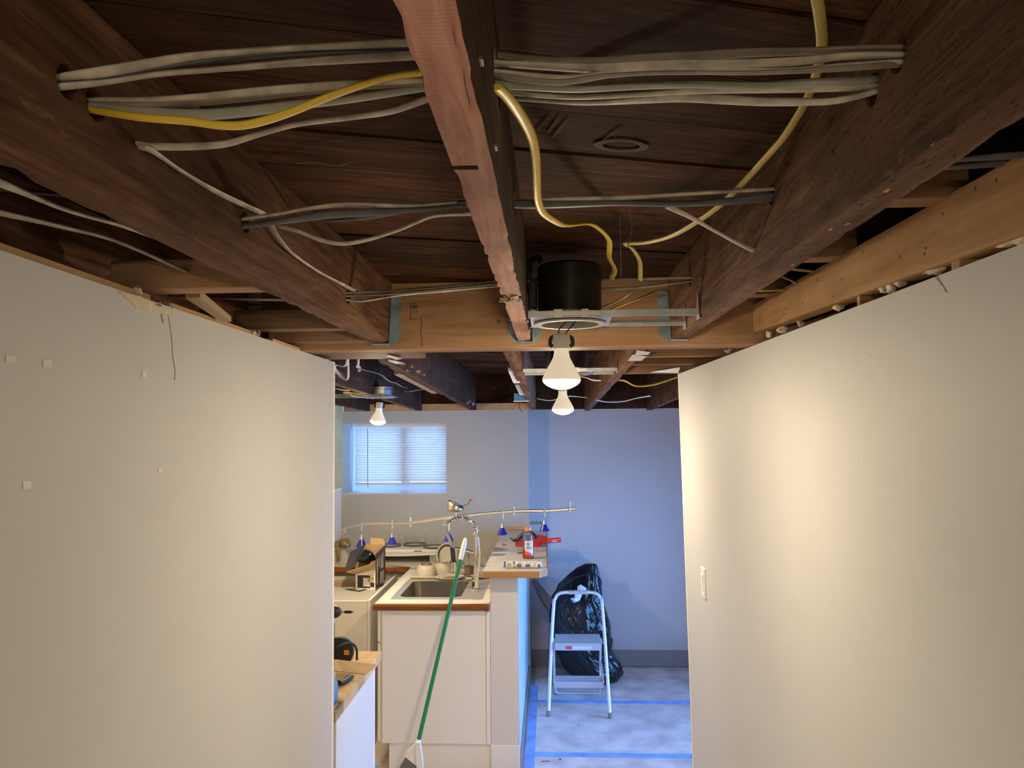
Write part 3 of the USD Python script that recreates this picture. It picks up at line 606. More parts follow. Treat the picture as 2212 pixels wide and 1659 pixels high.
cable('brownish cable on top of the nearest right bundle', [(1076, 118), (1180, 128), (1290, 131), (1400, 125), (1500, 121), (1620, 114), (1760, 110), (1850, 104), (1940, 102)], 'cable_dirty', (.0058, .004), RX, seed=17)
cable('dirty cable second in the nearest right bundle', [(1068, 136), (1150, 141), (1250, 146), (1330, 146), (1450, 140), (1600, 139), (1740, 131), (1830, 121), (1942, 118)], 'cable_white', (.0062, .004), RX, seed=18)
cable('cream cable swerving up in the nearest right bundle', [(1068, 157), (1150, 167), (1230, 172), (1300, 162), (1380, 148), (1480, 146), (1600, 151), (1700, 152), (1800, 144), (1940, 135)], 'cable_white', (.0054, .0034), RX, seed=19)
cable('thin light cable under the nearest right bundle', [(1068, 164), (1200, 178), (1300, 165), (1400, 158), (1500, 157), (1640, 157), (1800, 149), (1940, 139)], 'cable_dirty', (.0036, .0025), RX, seed=20)
cable('greenish cable on top of the second right bundle', [(1070, 180), (1150, 187), (1250, 192), (1380, 186), (1500, 183), (1620, 185), (1750, 178), (1885, 174)], 'cable_green', (.006, .0045), RX, seed=21)
cable('cream cable in the middle of the second right bundle', [(1085, 198), (1180, 207), (1260, 210), (1380, 204), (1500, 196), (1640, 192), (1760, 190), (1883, 187)], 'cable_white', (.0056, .0036), RX, seed=22)
cable('pale cable drooping at the bottom of the second right bundle', [(1095, 203), (1180, 217), (1260, 222), (1380, 217), (1470, 212), (1560, 215), (1640, 219), (1720, 220), (1790, 219), (1840, 211), (1882, 200)], 'cable_white', (.0066, .004), RX, seed=23)
cable('bright yellow cable dropping from the middle joist to the black light housing', [(1072, 188), (1100, 215), (1130, 258), (1150, 300), (1158, 345), (1160, 400), (1162, 432), (1172, 458), (1195, 476), (1222, 487), (1270, 483), (1295, 495), (1316, 520), (1316, 555), (1328, 582), (1320, 602)], 'cable_yellow', (.0062, .004),
      Ys=[.74, .80, .88, .95, 1.01, 1.09, 1.15, 1.22, 1.30, 1.36, 1.45, 1.52, 1.60, 1.70, 1.80, 1.84], seed=0, tw=.5)
cable('yellow cable hanging along the rough joist and looping to the light housing', [(1757, -40), (1770, 30), (1775, 100), (1763, 160), (1745, 210), (1720, 255), (1690, 300), (1650, 345), (1600, 400), (1540, 455), (1460, 505), (1400, 523), (1352, 527), (1366, 537), (1382, 565), (1383, 604)], 'cable_yellow_dull', (.0058, .004),
      Ys=[.72, .78, .84, .89, .93, .97, 1.02, 1.08, 1.17, 1.27, 1.40, 1.50, 1.58, 1.62, 1.70, 1.82], seed=0, tw=.3)
cable('grey white cable on top of the middle right bundle', [(1113, 437), (1200, 432), (1340, 428), (1460, 420), (1560, 414), (1668, 408)], 'cable_white', (.0056, .004), RX, seed=25)
cable('thick slate grey cable of the middle right bundle', [(1113, 441), (1200, 441), (1340, 438), (1460, 440), (1560, 436), (1665, 426)], 'cable_gray', (.009, .0062), RX, seed=26)
q0 = onX(1628, 540, RJ[0])
cable('short white cable slanting down to the rough joist', [(1440, 444), (1490, 468), (1540, 496), (1590, 523), (1628, 541)], 'cable_white', (.0056, .0036), Ys=list(np.linspace(1.22, q0[1], 5)), seed=27)
cable('dirty cable on top of the far right bundle', [(1142, 605), (1240, 603), (1350, 603), (1492, 600)], 'cable_dirty', (.005, .003), RX, seed=28)
cable('dirty olive cable sagging in the far right bundle', [(1142, 613), (1230, 622), (1300, 625), (1390, 620), (1491, 607)], 'cable_dirty', (.006, .0036), RX, seed=29)
cable('small yellow cable curling behind the light housing', [(1290, 669), (1330, 652), (1352, 640), (1366, 628)], 'cable_yellow_dull', (.005, .003), Ys=[1.97, 1.99, 2.0, 1.95], seed=30)
cable('second small yellow cable behind the light housing, by the hanger', [(1312, 672), (1345, 659), (1390, 641), (1424, 626)], 'cable_yellow_dull', (.005, .003), Ys=[2.03, 2.06, 2.1, 2.12], seed=31)
# voids above the walls
cable('upper white cable in the dark void above the left wall', [(-60, 370), (0, 395), (60, 420), (150, 455), (270, 489), (360, 520)], 'cable_white', (.006, .004), plane=-.62, seed=32)
cable('lower white cable in the dark void above the left wall', [(-60, 448), (0, 460), (130, 489), (250, 520), (380, 577), (470, 620)], 'cable_dirty', (.006, .004), plane=-.665, seed=33)
cable('faint grey cable at the back of the left void', [(-40, 405), (40, 412), (150, 424), (330, 450)], 'cable_gray', (.006, .004), plane=-.75, seed=40)
cable('thin dark cables behind the left blocking boards', [(330, 640), (430, 640), (520, 646), (640, 648)], 'cable_dirty', (.005, .003), Ys=[1.75] * 4, seed=34)
cable('upper grey cable in the void right of the rough joist', [(1960, 352), (2060, 345), (2200, 335), (2300, 330)], 'cable_gray', (.006, .004), Ys=[1.02, 1.01, 1.0, .99], seed=35)
cable('lower grey cable in the void right of the rough joist', [(1945, 368), (2040, 362), (2160, 353), (2260, 348)], 'cable_gray', (.006, .004), Ys=[1.06, 1.05, 1.04, 1.03], seed=36)
cable('white cable crossing the far right void', [(1640, 575), (1700, 580), (1770, 588), (1830, 592)], 'cable_dirty', (.005, .003), Ys=[1.75] * 4, seed=37)
cable('dirty cable crossing low in the far right void', [(1610, 598), (1670, 594), (1700, 602), (1730, 618)], 'cable_dirty', (.005, .003), Ys=[1.85] * 4, seed=38)
cable('yellow cable crossing the far right void', [(1580, 630), (1640, 628), (1690, 626), (1740, 622)], 'cable_yellow_dull', (.005, .003), Ys=[1.95] * 4, seed=39)
# back room cords
cable('white cord looping at the left wall corner under the header', [(744, 640), (750, 781), (728, 788), (722, 795), (732, 808), (745, 818), (752, 815), (752, 780), (750, 640)], 'cord_white', (.006, .004), Ys=[2.75, 2.75, 2.8, 2.85, 2.87, 2.87, 2.84, 2.8, 2.8], seed=41)
cable('white pipe like cord stub with a curled end near the header', [(770, 640), (774, 779), (771, 790), (777, 795), (776, 801)], 'cord_white', (.006, .005), Ys=[2.9, 2.9, 2.92, 2.95, 2.92], seed=42)
cable('crumpled grey cable along the dark back joist', [(780, 797), (794, 801), (806, 804), (825, 811), (840, 823), (856, 828), (870, 836), (878, 836), (875, 843)], 'cable_green', (.006, .004), plane=BJ[1] + .047, seed=43)
cable('thin wire across the kitchen joist bay', [(872, 846), (885, 846), (905, 842), (930, 840), (946, 836)], 'cable_green', (.004, .003), X=(BJ[1] + .042, BJ[2]), seed=44)
cable('yellow cable in the back room right of the pinkish joist', [(1330, 820), (1350, 823), (1370, 833), (1390, 834), (1420, 829), (1462, 815)], 'cable_yellow', (.0075, .005), Ys=[4.0] * 6, seed=45)
cable('white cable sagging low in the back room', [(1288, 864), (1310, 868), (1345, 867), (1375, 860), (1405, 855)], 'cord_white', (.007, .005), Ys=[5.0] * 5, seed=46)
cable('faint white cable behind the hanging bulbs', [(1160, 861), (1185, 865), (1205, 862), (1230, 856), (1268, 859)], 'cord_white', (.006, .004), Ys=[5.2] * 5, seed=47)
cable('beige cable end curving beside the first bulb', [(1250, 812), (1268, 816), (1280, 821), (1298, 822)], 'cable_white', (.007, .004), Ys=[3.6] * 4, seed=48)
cable('white cable tangle at the left in the kitchen ceiling', [(715, 836), (735, 841), (750, 843), (765, 840), (775, 841)], 'cord_white', (.008, .005), Ys=[4.2] * 5, seed=49)
cable('short yellow cable above the kitchen light bars', [(742, 848), (760, 848), (785, 849)], 'cable_yellow', (.012, .006), Ys=[4.3] * 3, seed=50)
cable('white cable end below the short yellow cable', [(757, 852), (765, 856), (785, 858)], 'cord_white', (.008, .005), Ys=[4.35] * 3, seed=51)
# cobwebs / twine hanging in the right bay
for i, pts in enumerate(([(1337, 420), (1338, 460), (1340, 500), (1341, 560), (1342, 600)], [(1357, 455), (1365, 480), (1362, 510), (1356, 534)])):
    cable(['dusty thread hanging left in the right joist bay', 'dusty thread knotted on the yellow loop'][i], pts, 'cable_dirty', (.0011, .0011), Ys=[1.5] * len(pts), name='dusty_thread', cat_='thread', seed=i)
cable('fine cobweb thread in the left joist bay', [(640, 312), (680, 340), (728, 358), (760, 340), (772, 300)], 'cable_dirty', (.0006, .0006), Ys=[1.2] * 5, name='dusty_thread', cat_='thread')

# ------------------------------------------------------------------ ceiling lights
def can_light(label, cx, cy, zlo, xa, xb, sc=1., can=True, hs=1., hm='black_metal'):
    t = thing('ceiling_light', label, 'recessed light', (cx, cy, zlo))
    R = .078
    if can:
        t.part('housing', lathe([(R - .002, .026 * hs), (R, .026 * hs), (R, .138 * hs), (R - .006, .144 * hs), (0, .148 * hs)], (cx, cy, zlo), 36), hm)
        t.part('housing_lid', lathe([(R + .001, .106 * hs), (R + .003, .106 * hs), (R + .003, .112 * hs), (R + .001, .112 * hs)], (cx, cy, zlo), 36), 'black_metal')
        bx = cx - R - .0225
        t.part('junction_box', cbox(bx, bx + .021, cy - .04, cy + .05, zlo + .035, zlo + .105, .003), 'black_metal')
        cp = spline([(bx + .012, cy - .03, zlo + .05), (bx + .002, cy - .034, zlo + .10), (bx + .006, cy - .02, zlo + .15), (bx + .024, cy, zlo + .166), (cx - R + .01, cy, zlo + .155)], 14)
        t.part('flex_conduit', sweep(cp, .0065 + .0012 * (np.arange(len(cp)) % 2)), 'black_metal')
    ring = lathe([(.070, -.002), (.088, -.002), (.088, .002), (.078, .004), (.074, .036), (.070, .036), (.070, -.002)], (cx, cy, zlo), 40)
    t.part('trim_ring', ring, 'ring_gray')
    sq = Polygon([(cx - .095, cy - .085), (cx + .095, cy - .085), (cx + .10, cy + .085), (cx - .095, cy + .085)]).difference(shapely.Point(cx, cy).buffer(.078, 16))
    t.part('mounting_frame', extrude(sq, zlo + .004, zlo + .0065), 'galvanized', False)
    for y in (cy - .088, cy + .088):
        o = t.part('hanger_bar', cat(box(xa, xb, y - .002, y + .002, zlo + .004, zlo + .020), box(xa, xb, y - .008, y + .002, zlo + .004, zlo + .0062)), 'galvanized', False)
        t.part('bar_slide', cat(box(cx - .07, cx + .07, y - .010, y - .0035, zlo + .007, zlo + .017), box(cx - .04, cx - .02, y - .013, y - .0035, zlo + .003, zlo + .022), box(cx + .025, cx + .04, y - .013, y - .0035, zlo + .003, zlo + .022)), 'bright_steel', False, parent=o)
        for x, s_ in ((xa, 1), (xb, -1)):
            t.part('nail_plate', hull([(x, y - .02, zlo - .004), (x, y + .02, zlo - .004), (x, y + .004, zlo + .06), (x, y - .004, zlo + .06)] + [(x + s_ * .002, y - .02, zlo - .004), (x + s_ * .002, y + .02, zlo - .004), (x + s_ * .002, y + .004, zlo + .06), (x + s_ * .002, y - .004, zlo + .06)]), 'galvanized', False, parent=o)
    return t
def bulb(label, c, axis=(0, 0, 1), sc=1., glow='bulb_glow'):
    """flood bulb, lens down; c = centre of the lens rim"""
    t = thing('flood_bulb', label, 'light bulb', c)
    def L(p, n=36): return lathe([(r * sc, z * sc) for r, z in p], c, n, axis)
    lens = [(0, -.0185), (.012, -.0175), (.024, -.0145), (.036, -.0085), (.044, -.002), (.0472, .004), (.0462, .0046), (0, .0048)]
    t.part('lens', L(lens), glow, 60)
    t.part('bulb_neck', L([(0, .005), (.0466, .005), (.0478, .006), (.0470, .012), (.0435, .019), (.036, .034), (.027, .050), (.021, .062), (.0185, .074), (.0185, .086), (0, .086)]), 'bulb_body', 60)
    t.part('socket', L([(0, .082), (.0175, .082), (.0195, .086), (.0195, .098), (.021, .100), (.021, .116), (.018, .120), (0, .120)]), 'socket_white', 40)
    a = np.array(axis, float); a /= np.linalg.norm(a); side = np.cross(a, [0, 1, 0]); side /= np.linalg.norm(side)
    for s_ in (-1, 1):
        p = [np.array(c) + side * s_ * o * sc + a * h * sc for o, h in ((.0195, .116), (.027, .108), (.0275, .094), (.021, .090))]
        t.part('spring_clip', sweep(spline(p, 5), .0016, .005), 'wire_black')
    top = np.array(c) + a * .12 * sc
    return t, top
b1 = onY(1213, 826, 1.90)
can_light('black recessed light housing between the middle and rough joists', .0495, 1.86, 2.203, CJ[1] + .001, RJ[0] - .001)
t, top = bulb('bright flood bulb hanging by its wires, nearest the camera', b1, (.01, 0, 1))
for dx, dy in ((-.012, .0), (.012, .01)):
    t.part('lead_wire', sweep(spline([top + [dx * .6, 0, -.003], top + [dx + .006, .0, .012], top + [.022 + dx, -.01, .032], (.0495 + dx, 1.85, 2.26)], 8), .0016), 'wire_black')
b2 = onY(1216, 887, 3.33)
can_light('second recessed light with bright bars, beyond the header', b2[0] + .03, 3.30, zb(3.3) - .006, BJ[3] + .043, BJ[4] - .001)
t, top = bulb('second flood bulb, lower and behind the nearest bulb', b2, glow='bulb_glow_strong')
t.part('lead_wire', sweep(spline([top, top + [.005, 0, .03], (b2[0] + .01, 3.32, zb(3.3) + .04)], 6), .0016), 'wire_black')
b3 = onY(816, 912, 4.55)
can_light('recessed light frame over the kitchen, above the small tilted bulb', b3[0] + .02, 4.5, zb(4.5) - .01, BJ[0] + .043, BJ[1] - .001, hs=.45, hm='galvanized')
t, top = bulb('small tilted flood bulb in front of the kitchen window', b3, (.10, 0, 1), glow='bulb_glow_kitchen')
t.part('lead_wire', sweep(spline([top, top + [.003, 0, .03], (b3[0] + .02, 4.5, zb(4.5) + .03)], 6), .0016), 'wire_black')
# added fill lamp, unseen behind the camera, to brighten near walls and ceiling
b0 = np.array([.1, -1.1, 2.05])
can_light('added recessed light for the fill bulb behind the camera', .1, -1.1, 2.203, CJ[1] + .001, RJ[0] - .001)
t, top = bulb('added unseen fill bulb behind the camera', b0, glow='bulb_glow_added_fill')
t.part('lead_wire', sweep([top, (.1, -1.1, 2.26)], .0016), 'wire_black')

# ------------------------------------------------------------------ kitchen window with blind
w = struct('window_1', 'small deep basement window')
fy = YF + .04
w.part('frame', cat(box(WX0, WX1, fy, fy + .05, WZ0, WZ0 + .055), box(WX0, WX1, fy, fy + .05, WZ1 - .04, WZ1), box(WX0, WX0 + .04, fy, fy + .05, WZ0 + .055, WZ1 - .04), box(WX1 - .04, WX1, fy, fy + .05, WZ0 + .055, WZ1 - .04), box(-1.27, -1.20, fy, fy + .05, WZ0 + .055, WZ1 - .04)), 'vinyl', False)
for a, b_ in ((WX0 + .04, -1.27), (-1.20, WX1 - .04)):
    w.part('pane', box(a, b_, fy + .024, fy + .028, WZ0 + .055, WZ1 - .04), 'pane')
YBl = YB + .285
q0, q1 = onY(768, 922, YBl), onY(962, 1040, YBl)
t = thing('window_blind', 'white mini blind lowered over the kitchen window', 'window blind', (q0[0], YBl, WZ0))
bx0, bx1 = q0[0], WX1 - .004
t.part('head_rail', cbox(bx0 - .012, bx1, YBl - .016, YBl + .016, q0[2] - .002, q0[2] + .024, .002), 'white_lacquer')
zt, zbm = q0[2] - .008, q1[2] + .0
NS = 22
for i in range(NS):
    z = zt - (zt - zbm) * (i + .5) / NS
    s_ = np.linspace(-1, 1, 5); a = math.radians(64)
    prof = [(YBl + u * .0129 * math.cos(a), z - u * .0129 * math.sin(a) + .0014 * (1 - u * u)) for u in s_]
    V = np.array([(x, y, zz) for x in (bx0, bx1) for y, zz in prof] + [(x, y, zz + .0004) for x in (bx0, bx1) for y, zz in prof]); n = 5
    f = []
    for o, flip in ((0, 0), (10, 1)):
        for k in range(4):
            A = [o + k, o + k + 1, o + 5 + k + 1, o + 5 + k]
            if flip: A = A[::-1]
            f += [(A[0], A[1], A[2]), (A[0], A[2], A[3])]
    t.part('slat', (V, np.array(f)), 'slat', True)
t.part('bottom_rail', cbox(bx0, bx1, YBl - .013, YBl + .013, zbm - .022, zbm - .006, .003), 'white_lacquer')
for x in (bx0 + .11, (bx0 + bx1) / 2, bx1 - .11):
    t.part('ladder_cord', cyl((x, YBl - .014, zbm - .01), (x, YBl - .014, zt + .01), .0008, sides=6), 'white_lacquer')
q = onY(794, 925, YBl - .03)
t.part('tilt_wand', cyl((q[0], YBl - .03, q[2]), (q[0] + .002, YBl - .03, onY(796, 1052, YBl - .03)[2]), .0035, sides=8), 'blind_cord')

# ------------------------------------------------------------------ floor sheets and tape
ty1, ty2 = 5.58, 4.69
SX0 = -.145
for i, (y0, y1, lab) in enumerate(((ty1, YF - .016, 'dusty floor protection sheet under the trash bag, at the far wall'), (ty2, ty1, 'dusty floor protection sheet under the front of the step stool'), (3.5, ty2, 'dusty floor protection sheet nearest the hall'))):
    single('floor_sheet', lab, 'floor covering', box(SX0, XE - .01, y0 + .002, y1 - .002, .0005, .0035), 'sheet_dusty')
def tape(label, x0, x1, y0, y1, seed, along):
    n = 40; r = np.random.default_rng(seed); e = r.normal(0, .0014, (2, n))
    if along == 'x': pts = [(x, y0 + (0) + a) for x, a in zip(np.linspace(x0, x1, n), e[0])] + [(x, y1 + a) for x, a in zip(np.linspace(x1, x0, n), e[1])]
    else: pts = [(x0 + a, y) for y, a in zip(np.linspace(y0, y1, n), e[0])] + [(x1 + a, y) for y, a in zip(np.linspace(y1, y0, n), e[1])]
    single('painters_tape', label, 'tape', extrude(Polygon(pts), .0036, .0042 + .0004 * seed), 'tape_blue', False)
tape('blue tape strip across the floor behind the stool feet', -.15, XE - .02, ty1 - .03, ty1 + .03, 1, 'x')
tape('blue tape strip across the floor nearest the hall', -.15, XE - .02, ty2 - .03, ty2 + .03, 2, 'x')
tape('blue tape strip along the base of the half wall', -.180, -.118, 3.6, 5.9, 3, 'y')
single('floor_debris', 'small reddish scrap on the near floor sheet', 'debris', chunk(onZ(1178, 1644, .006), (.035, .008, .003), 3), 'label_red', False)
single('floor_debris', 'dark crumb on the near floor sheet by the tape', 'debris', chunk(onZ(1210, 1640, .008), (.012, .01, .005), 4), 'brown_board', False)
single('floor_debris', 'tiny dark crumb in front of the step stool', 'debris', chunk(onZ(1250, 1566, .008), (.006, .006, .004), 5), 'brown_board', False)

# ------------------------------------------------------------------ peninsula, half wall, bar
PX0, PX1, PY = -1.0, -.372, 4.45
HWX0, HWX1 = -.362, -.205
t = thing('base_cabinet', 'white peninsula base cabinet under the sink, broom leaning on it', 'cabinet', (PX0, PY, 0))
t.part('body', box(PX0, HWX0 - .001, PY + .016, 5.55, .155, .755), 'white_melamine')
for a_, b_ in ((PX0, PX0 + .018), (HWX0 - .019, HWX0 - .001)): t.part('side_panel', box(a_, b_, PY + .016, 5.55, .755, .908), 'white_melamine')
pe = onY(826, 1317, PY); pw = onY(1045, 1608, PY)
t.part('end_panel', cbox(PX0 + .012, PX1 - .016, PY, PY + .016, .155, .905, .0015), 'white_lacquer')
t.part('corner_post', cbox(PX1 - .014, HWX0 - .001, PY - .004, PY + .016, .155, .900, .001), 'white_lacquer', label='bright narrow edge strip')
t.part('toe_kick', box(PX0 + .05, HWX0 - .001, PY + .012, 5.5, 0, .154), 'white_lacquer', label='recessed base board')
t.part('drawer_front', cbox(PX0 - .020, PX0 - .001, PY + .02, PY + .55, .72, .90, .003), 'white_lacquer')
t.part('door', cbox(PX0 - .020, PX0 - .001, PY + .02, PY + .55, .16, .712, .003), 'white_lacquer')
# countertops: peninsula with the sink cut out, then the run on the kitchen wall
SKX0, SKX1, SKY0, SKY1 = -.945, -.43, 4.545, 5.10
BX0, BX1, BY0, BY1 = -.918, -.545, 4.578, 5.072
CT = sbox(PX0 - .012, PY - .022, PX1 + .006, 5.598).difference(sbox(BX0 - .004, BY0 - .004, BX1 + .004, BY1 + .004))
t = thing('countertop', 'cream laminate countertop of the peninsula with rounded brown wood edge', 'countertop', (PX0, PY, .91))
t.part('slab', extrude(CT, .911, .949), 'laminate_cream', False)
t.part('edge_trim', sweep([(PX0 - .035, PY - .030, .930), (PX1 + .006, PY - .030, .930)], .012, .0195, 12, up=(0, 0, 1)), 'edge_wood')
t.part('edge_trim', cbox(PX0 - .034, PX0 - .013, PY - .03, 5.57, .911, .949, .006), 'laminate_cream')
t = thing('countertop', 'cream laminate countertop along the kitchen wall with brown edge', 'countertop', (XS, 5.6, .91))
t.part('slab', box(XS + .001, -.372, 5.60, YB - .001, .911, .949), 'laminate_cream')
t.part('edge_trim', cbox(XS + .001, PX0 - .036, 5.578, 5.60, .911, .950, .005), 'edge_wood')
t = thing('base_cabinet', 'cream base cabinet run under the kitchen wall countertop', 'cabinet', (XS, 5.64, 0))
t.part('body', box(XS + .002, -.40, 5.64, YB - .002, .10, .910), 'cream_cabinet'); t.part('toe_kick', box(XS + .01, -.41, 5.70, YB - .01, 0, .10), 'cream_cabinet')
for a in (-1.60, -1.30): t.part('drawer_front', cbox(a, a + .285, 5.622, 5.64, .74, .885, .003), 'cream_cabinet')
# half wall
t = thing('half_wall', 'painted half wall between sink peninsula and the blue lit floor', 'half wall', (PX1, PY, 0))
HWX0, HWX1 = -.362, -.205
t.part('drywall', cbox(HWX0, HWX1, PY, YB - .002, 0, 1.108, .004), 'half_wall_paint')
t.part('side_face', cbox(HWX1, HWX1 + .006, PY + .002, YB - .003, .0, 1.108, .001), 'half_wall_daylight_tint', label='side of the half wall with daylight put into its colour')  # added thin skin whose colour carries the daylight on this side
t.part('base_board', cbox(HWX0 + .001, HWX1 + .008, PY - .014, PY, .002, .155, .002), 'white_lacquer', label='white baseboard on the end of the half wall')
t.part('base_board', cbox(HWX1 + .006, HWX1 + .016, PY, YB - .01, .002, .10, .002), 'base_gray', label='narrow baseboard along the side')
t = thing('bar_top', 'marbled laminate bar top with honey wood edge and clipped corner', 'countertop', (-.39, 4.34, 1.11))
bp = Polygon([(-.372, 6.03), (-.055, 6.03), (-.043, 4.42), (-.085, 4.355), (-.385, 4.355)])
t.part('core', extrude(bp, 1.112, 1.1462), 'cardboard', False)
t.part('slab', extrude(bp.buffer(.0085, join_style=2), 1.1464, 1.1508), 'marble', False)
E0 = [(-.372, 6.0), (-.385, 4.347), (-.083, 4.347), (-.035, 4.418), (-.047, 6.0)]
for (a, b_), nm in zip(zip(E0[:-1], E0[1:]), range(4)):
    d = np.array(b_) - np.array(a); d /= np.linalg.norm(d); nrm = np.array([-d[1], d[0]]) * .009
    P = [(*(np.array(q) + s_ * nrm), z) for q in (a, b_) for s_ in (-1, 1) for z in (1.112, 1.1463)]
    t.part('edge_trim', hull(P), 'bar_edge')
t = single('backsplash_strip', 'thin brown wood strip on the wall at the end of the bar', 'trim', cbox(-.375, KX1, YB - .012, YB - .001, 1.151, 1.172, .002), 'bar_edge')
single('backsplash_strip', 'thin brown wood strip on the blue wall behind the bottle', 'trim', cbox(KX1 + .004, -.055, YF - .012, YF - .001, 1.155, 1.175, .002), 'pale_trim')

# ------------------------------------------------------------------ sink and faucet
t = thing('sink', 'stainless steel drop-in sink in the peninsula', 'sink', (BX0, BY0, .77))
rim = sbox(SKX0, SKY0, SKX1, SKY1).buffer(.015).difference(sbox(BX0 + .05, BY0 + .05, BX1 - .05, BY1 - .05).buffer(.049))
t.part('rim', extrude(rim, .9492, .9535), 'rim_steel', False)
def rrect(x0, x1, y0, y1, r, n=6):
    P = np.array(sbox(x0 + r, y0 + r, x1 - r, y1 - r).buffer(r, quad_segs=n).exterior.coords)[:-1]; return P
a = rrect(BX0, BX1, BY0, BY1, .05); b_ = rrect(BX0 + .012, BX1 - .012, BY0 + .012, BY1 - .012, .05); c_ = rrect(BX0 + .03, BX1 - .03, BY0 + .03, BY1 - .03, .04); n = len(a)
rings = [np.c_[a, np.full(n, .952)], np.c_[b_, np.full(n, .80)], np.c_[c_, np.full(n, .772)]]
V = np.vstack(rings + [[[(BX0 + BX1) / 2, (BY0 + BY1) / 2, .768]]]); f = []
for k in range(2):
    for i in range(n):
        j = (i + 1) % n; A = [k * n + i, k * n + j, (k + 1) * n + j, (k + 1) * n + i]; f += [A[:3], [A[0], A[2], A[3]]]
f += [[2 * n + i, 2 * n + (i + 1) % n, 3 * n] for i in range(n)]
bm = trimesh.Trimesh(V, f, process=False); bm.invert() if bm.face_normals[-1][2] < 0 else None
t.part('basin', bm, 'basin_steel', 50)
t.part('drain', lathe([(0, 0), (.04, 0), (.045, .002), (.045, .004), (.02, .003), (0, .003)], ((BX0 + BX1) / 2, (BY0 + BY1) / 2, .769), 24), 'chrome')
FY = 4.86
fb = onZ(1027, 1272, .954); FY = fb[1]
P = lambda x, y, d=0.: onY(x, y, FY + d)
t = thing('faucet', 'chrome spring pull-down faucet with black grip beside the sink', 'faucet', fb)
t.part('deck_plate', lathe([(0, .0), (.033, 0), (.033, .004), (.027, .008), (0, .008)], fb, 28), 'chrome')
t.part('valve_body', cyl(fb + [0, 0, .008], fb + [0, 0, .075], .020), 'chrome')
t.part('lever', sweep([fb + [.0, -.02, .055], fb + [-.012, -.06, .06], fb + [-.02, -.10, .075]], .006), 'chrome')
post_top = P(1031, 1160)
t.part('riser', cyl((fb[0], FY, fb[2] + .07), (fb[0], FY, post_top[2]), .0105), 'chrome')
t.part('hose', sweep(spline([(fb[0] + .012, FY + .01, fb[2] + .06), (fb[0] + .026, FY + .01, fb[2] + .2), (fb[0] + .018, FY, post_top[2])], 8), .006), 'white_plastic')
arc = spline([(fb[0], FY, post_top[2]), P(1029, 1146), P(1024, 1134), P(1013, 1124), P(1000, 1119), P(985, 1120), P(972, 1127), P(961, 1133)], 30)
L = np.r_[0, np.cumsum(np.linalg.norm(np.diff(arc, axis=0), axis=1))]; turns = 17; ss = np.linspace(0, L[-1], turns * 14)
base = np.stack([np.interp(ss, L, arc[:, k]) for k in range(3)], 1); ph = np.arange(len(ss)) / 14 * 2 * np.pi
T = np.gradient(base, axis=0); T /= np.linalg.norm(T, axis=1, keepdims=True); Bn = np.array([0, 1., 0]); An = np.cross(T, Bn)
t.part('spring', sweep(base + .0145 * (np.cos(ph)[:, None] * An + np.sin(ph)[:, None] * Bn), .0026, sides=6), 'chrome')
t.part('spring_core', sweep(arc, .007), 'chrome')
t.part('spout_elbow', cyl(P(966, 1127), P(957, 1137), .0135), 'chrome')
t.part('spray_arm', cyl(P(959, 1135), P(977, 1180), .011), 'chrome')
t.part('grip', cyl(P(977, 1184), P(980, 1214), .0150), 'black_plastic')
t.part('spray_head', cyl(P(980, 1214), P(979, 1235), .0155, .017), 'chrome')
t.part('docking_arm', cyl(P(982, 1183), P(1029, 1194), .0065), 'chrome')

# ------------------------------------------------------------------ dishes
def at(px, py, z=.9495): return onZ(px, py, z)
def bowl_down(label, px, py, r, h):
    c = at(px, py); t = thing('bowl', label, 'bowl', c)
    t.part('shell', lathe([(r * 1.0, 0), (r * 1.02, .004), (r * 1.0, h * .45), (r * .86, h * .8), (r * .62, h * .97), (r * .55, h), (0, h)], c, 36), 'ceramic', 60)
    t.part('foot', lathe([(r * .50, h), (r * .52, h + .006), (r * .46, h + .006), (r * .44, h)], c, 32), 'ceramic')
    return c
c = at(921, 1247); t = thing('plate', 'white square plate under the front upturned bowl', 'plate', c); t.part('dish', cat(cbox(c[0] - .10, c[0] + .10, c[1] - .07, c[1] + .07, .9536, .962, .004)), 'ceramic'); t.part('rim', cat(*[sweep(np.array(q), .004) for q in ([(c[0] - .1, c[1] - .07, .964), (c[0] + .1, c[1] - .07, .964)], [(c[0] - .1, c[1] + .07, .964), (c[0] + .1, c[1] + .07, .964)])]), 'ceramic')
c2 = c + [0, 0, .013]; t = thing('bowl', 'upturned cream bowl left of the broom handle, in front', 'bowl', c2)
t.part('shell', lathe([(.068, 0), (.070, .01), (.067, .04), (.056, .064), (.042, .072), (0, .074)], c2, 36), 'ceramic', 60); t.part('foot', lathe([(.036, .072), (.038, .077), (.033, .077), (.031, .072)], c2, 32), 'dark_glaze')
bowl_down('upturned cream bowl behind the first one, at the spray head', 957, 1238, .068, .075)
def flat_plate(label, px, py, r, z=.9497, inner='ceramic'):
    c = at(px, py, z); t = thing('plate', label, 'plate', c)
    t.part('dish', lathe([(0, 0), (r * .6, 0), (r * .66, .003), (r, .014), (r * .99, .017), (r * .64, .007), (0, .005)], c, 40), 'ceramic', 60)
    t.part('well', lathe([(0, .0056), (r * .58, .0060), (r * .56, .0066), (0, .0062)], c, 32), inner)
flat_plate('cream plate with tan centre behind the sink', 972, 1250, .098, inner='amber')
flat_plate('cream plate at the right behind the faucet', 1040, 1247, .075, .950)
flat_plate('cream plate under clutter behind the broom', 1008, 1238, .085, .950)
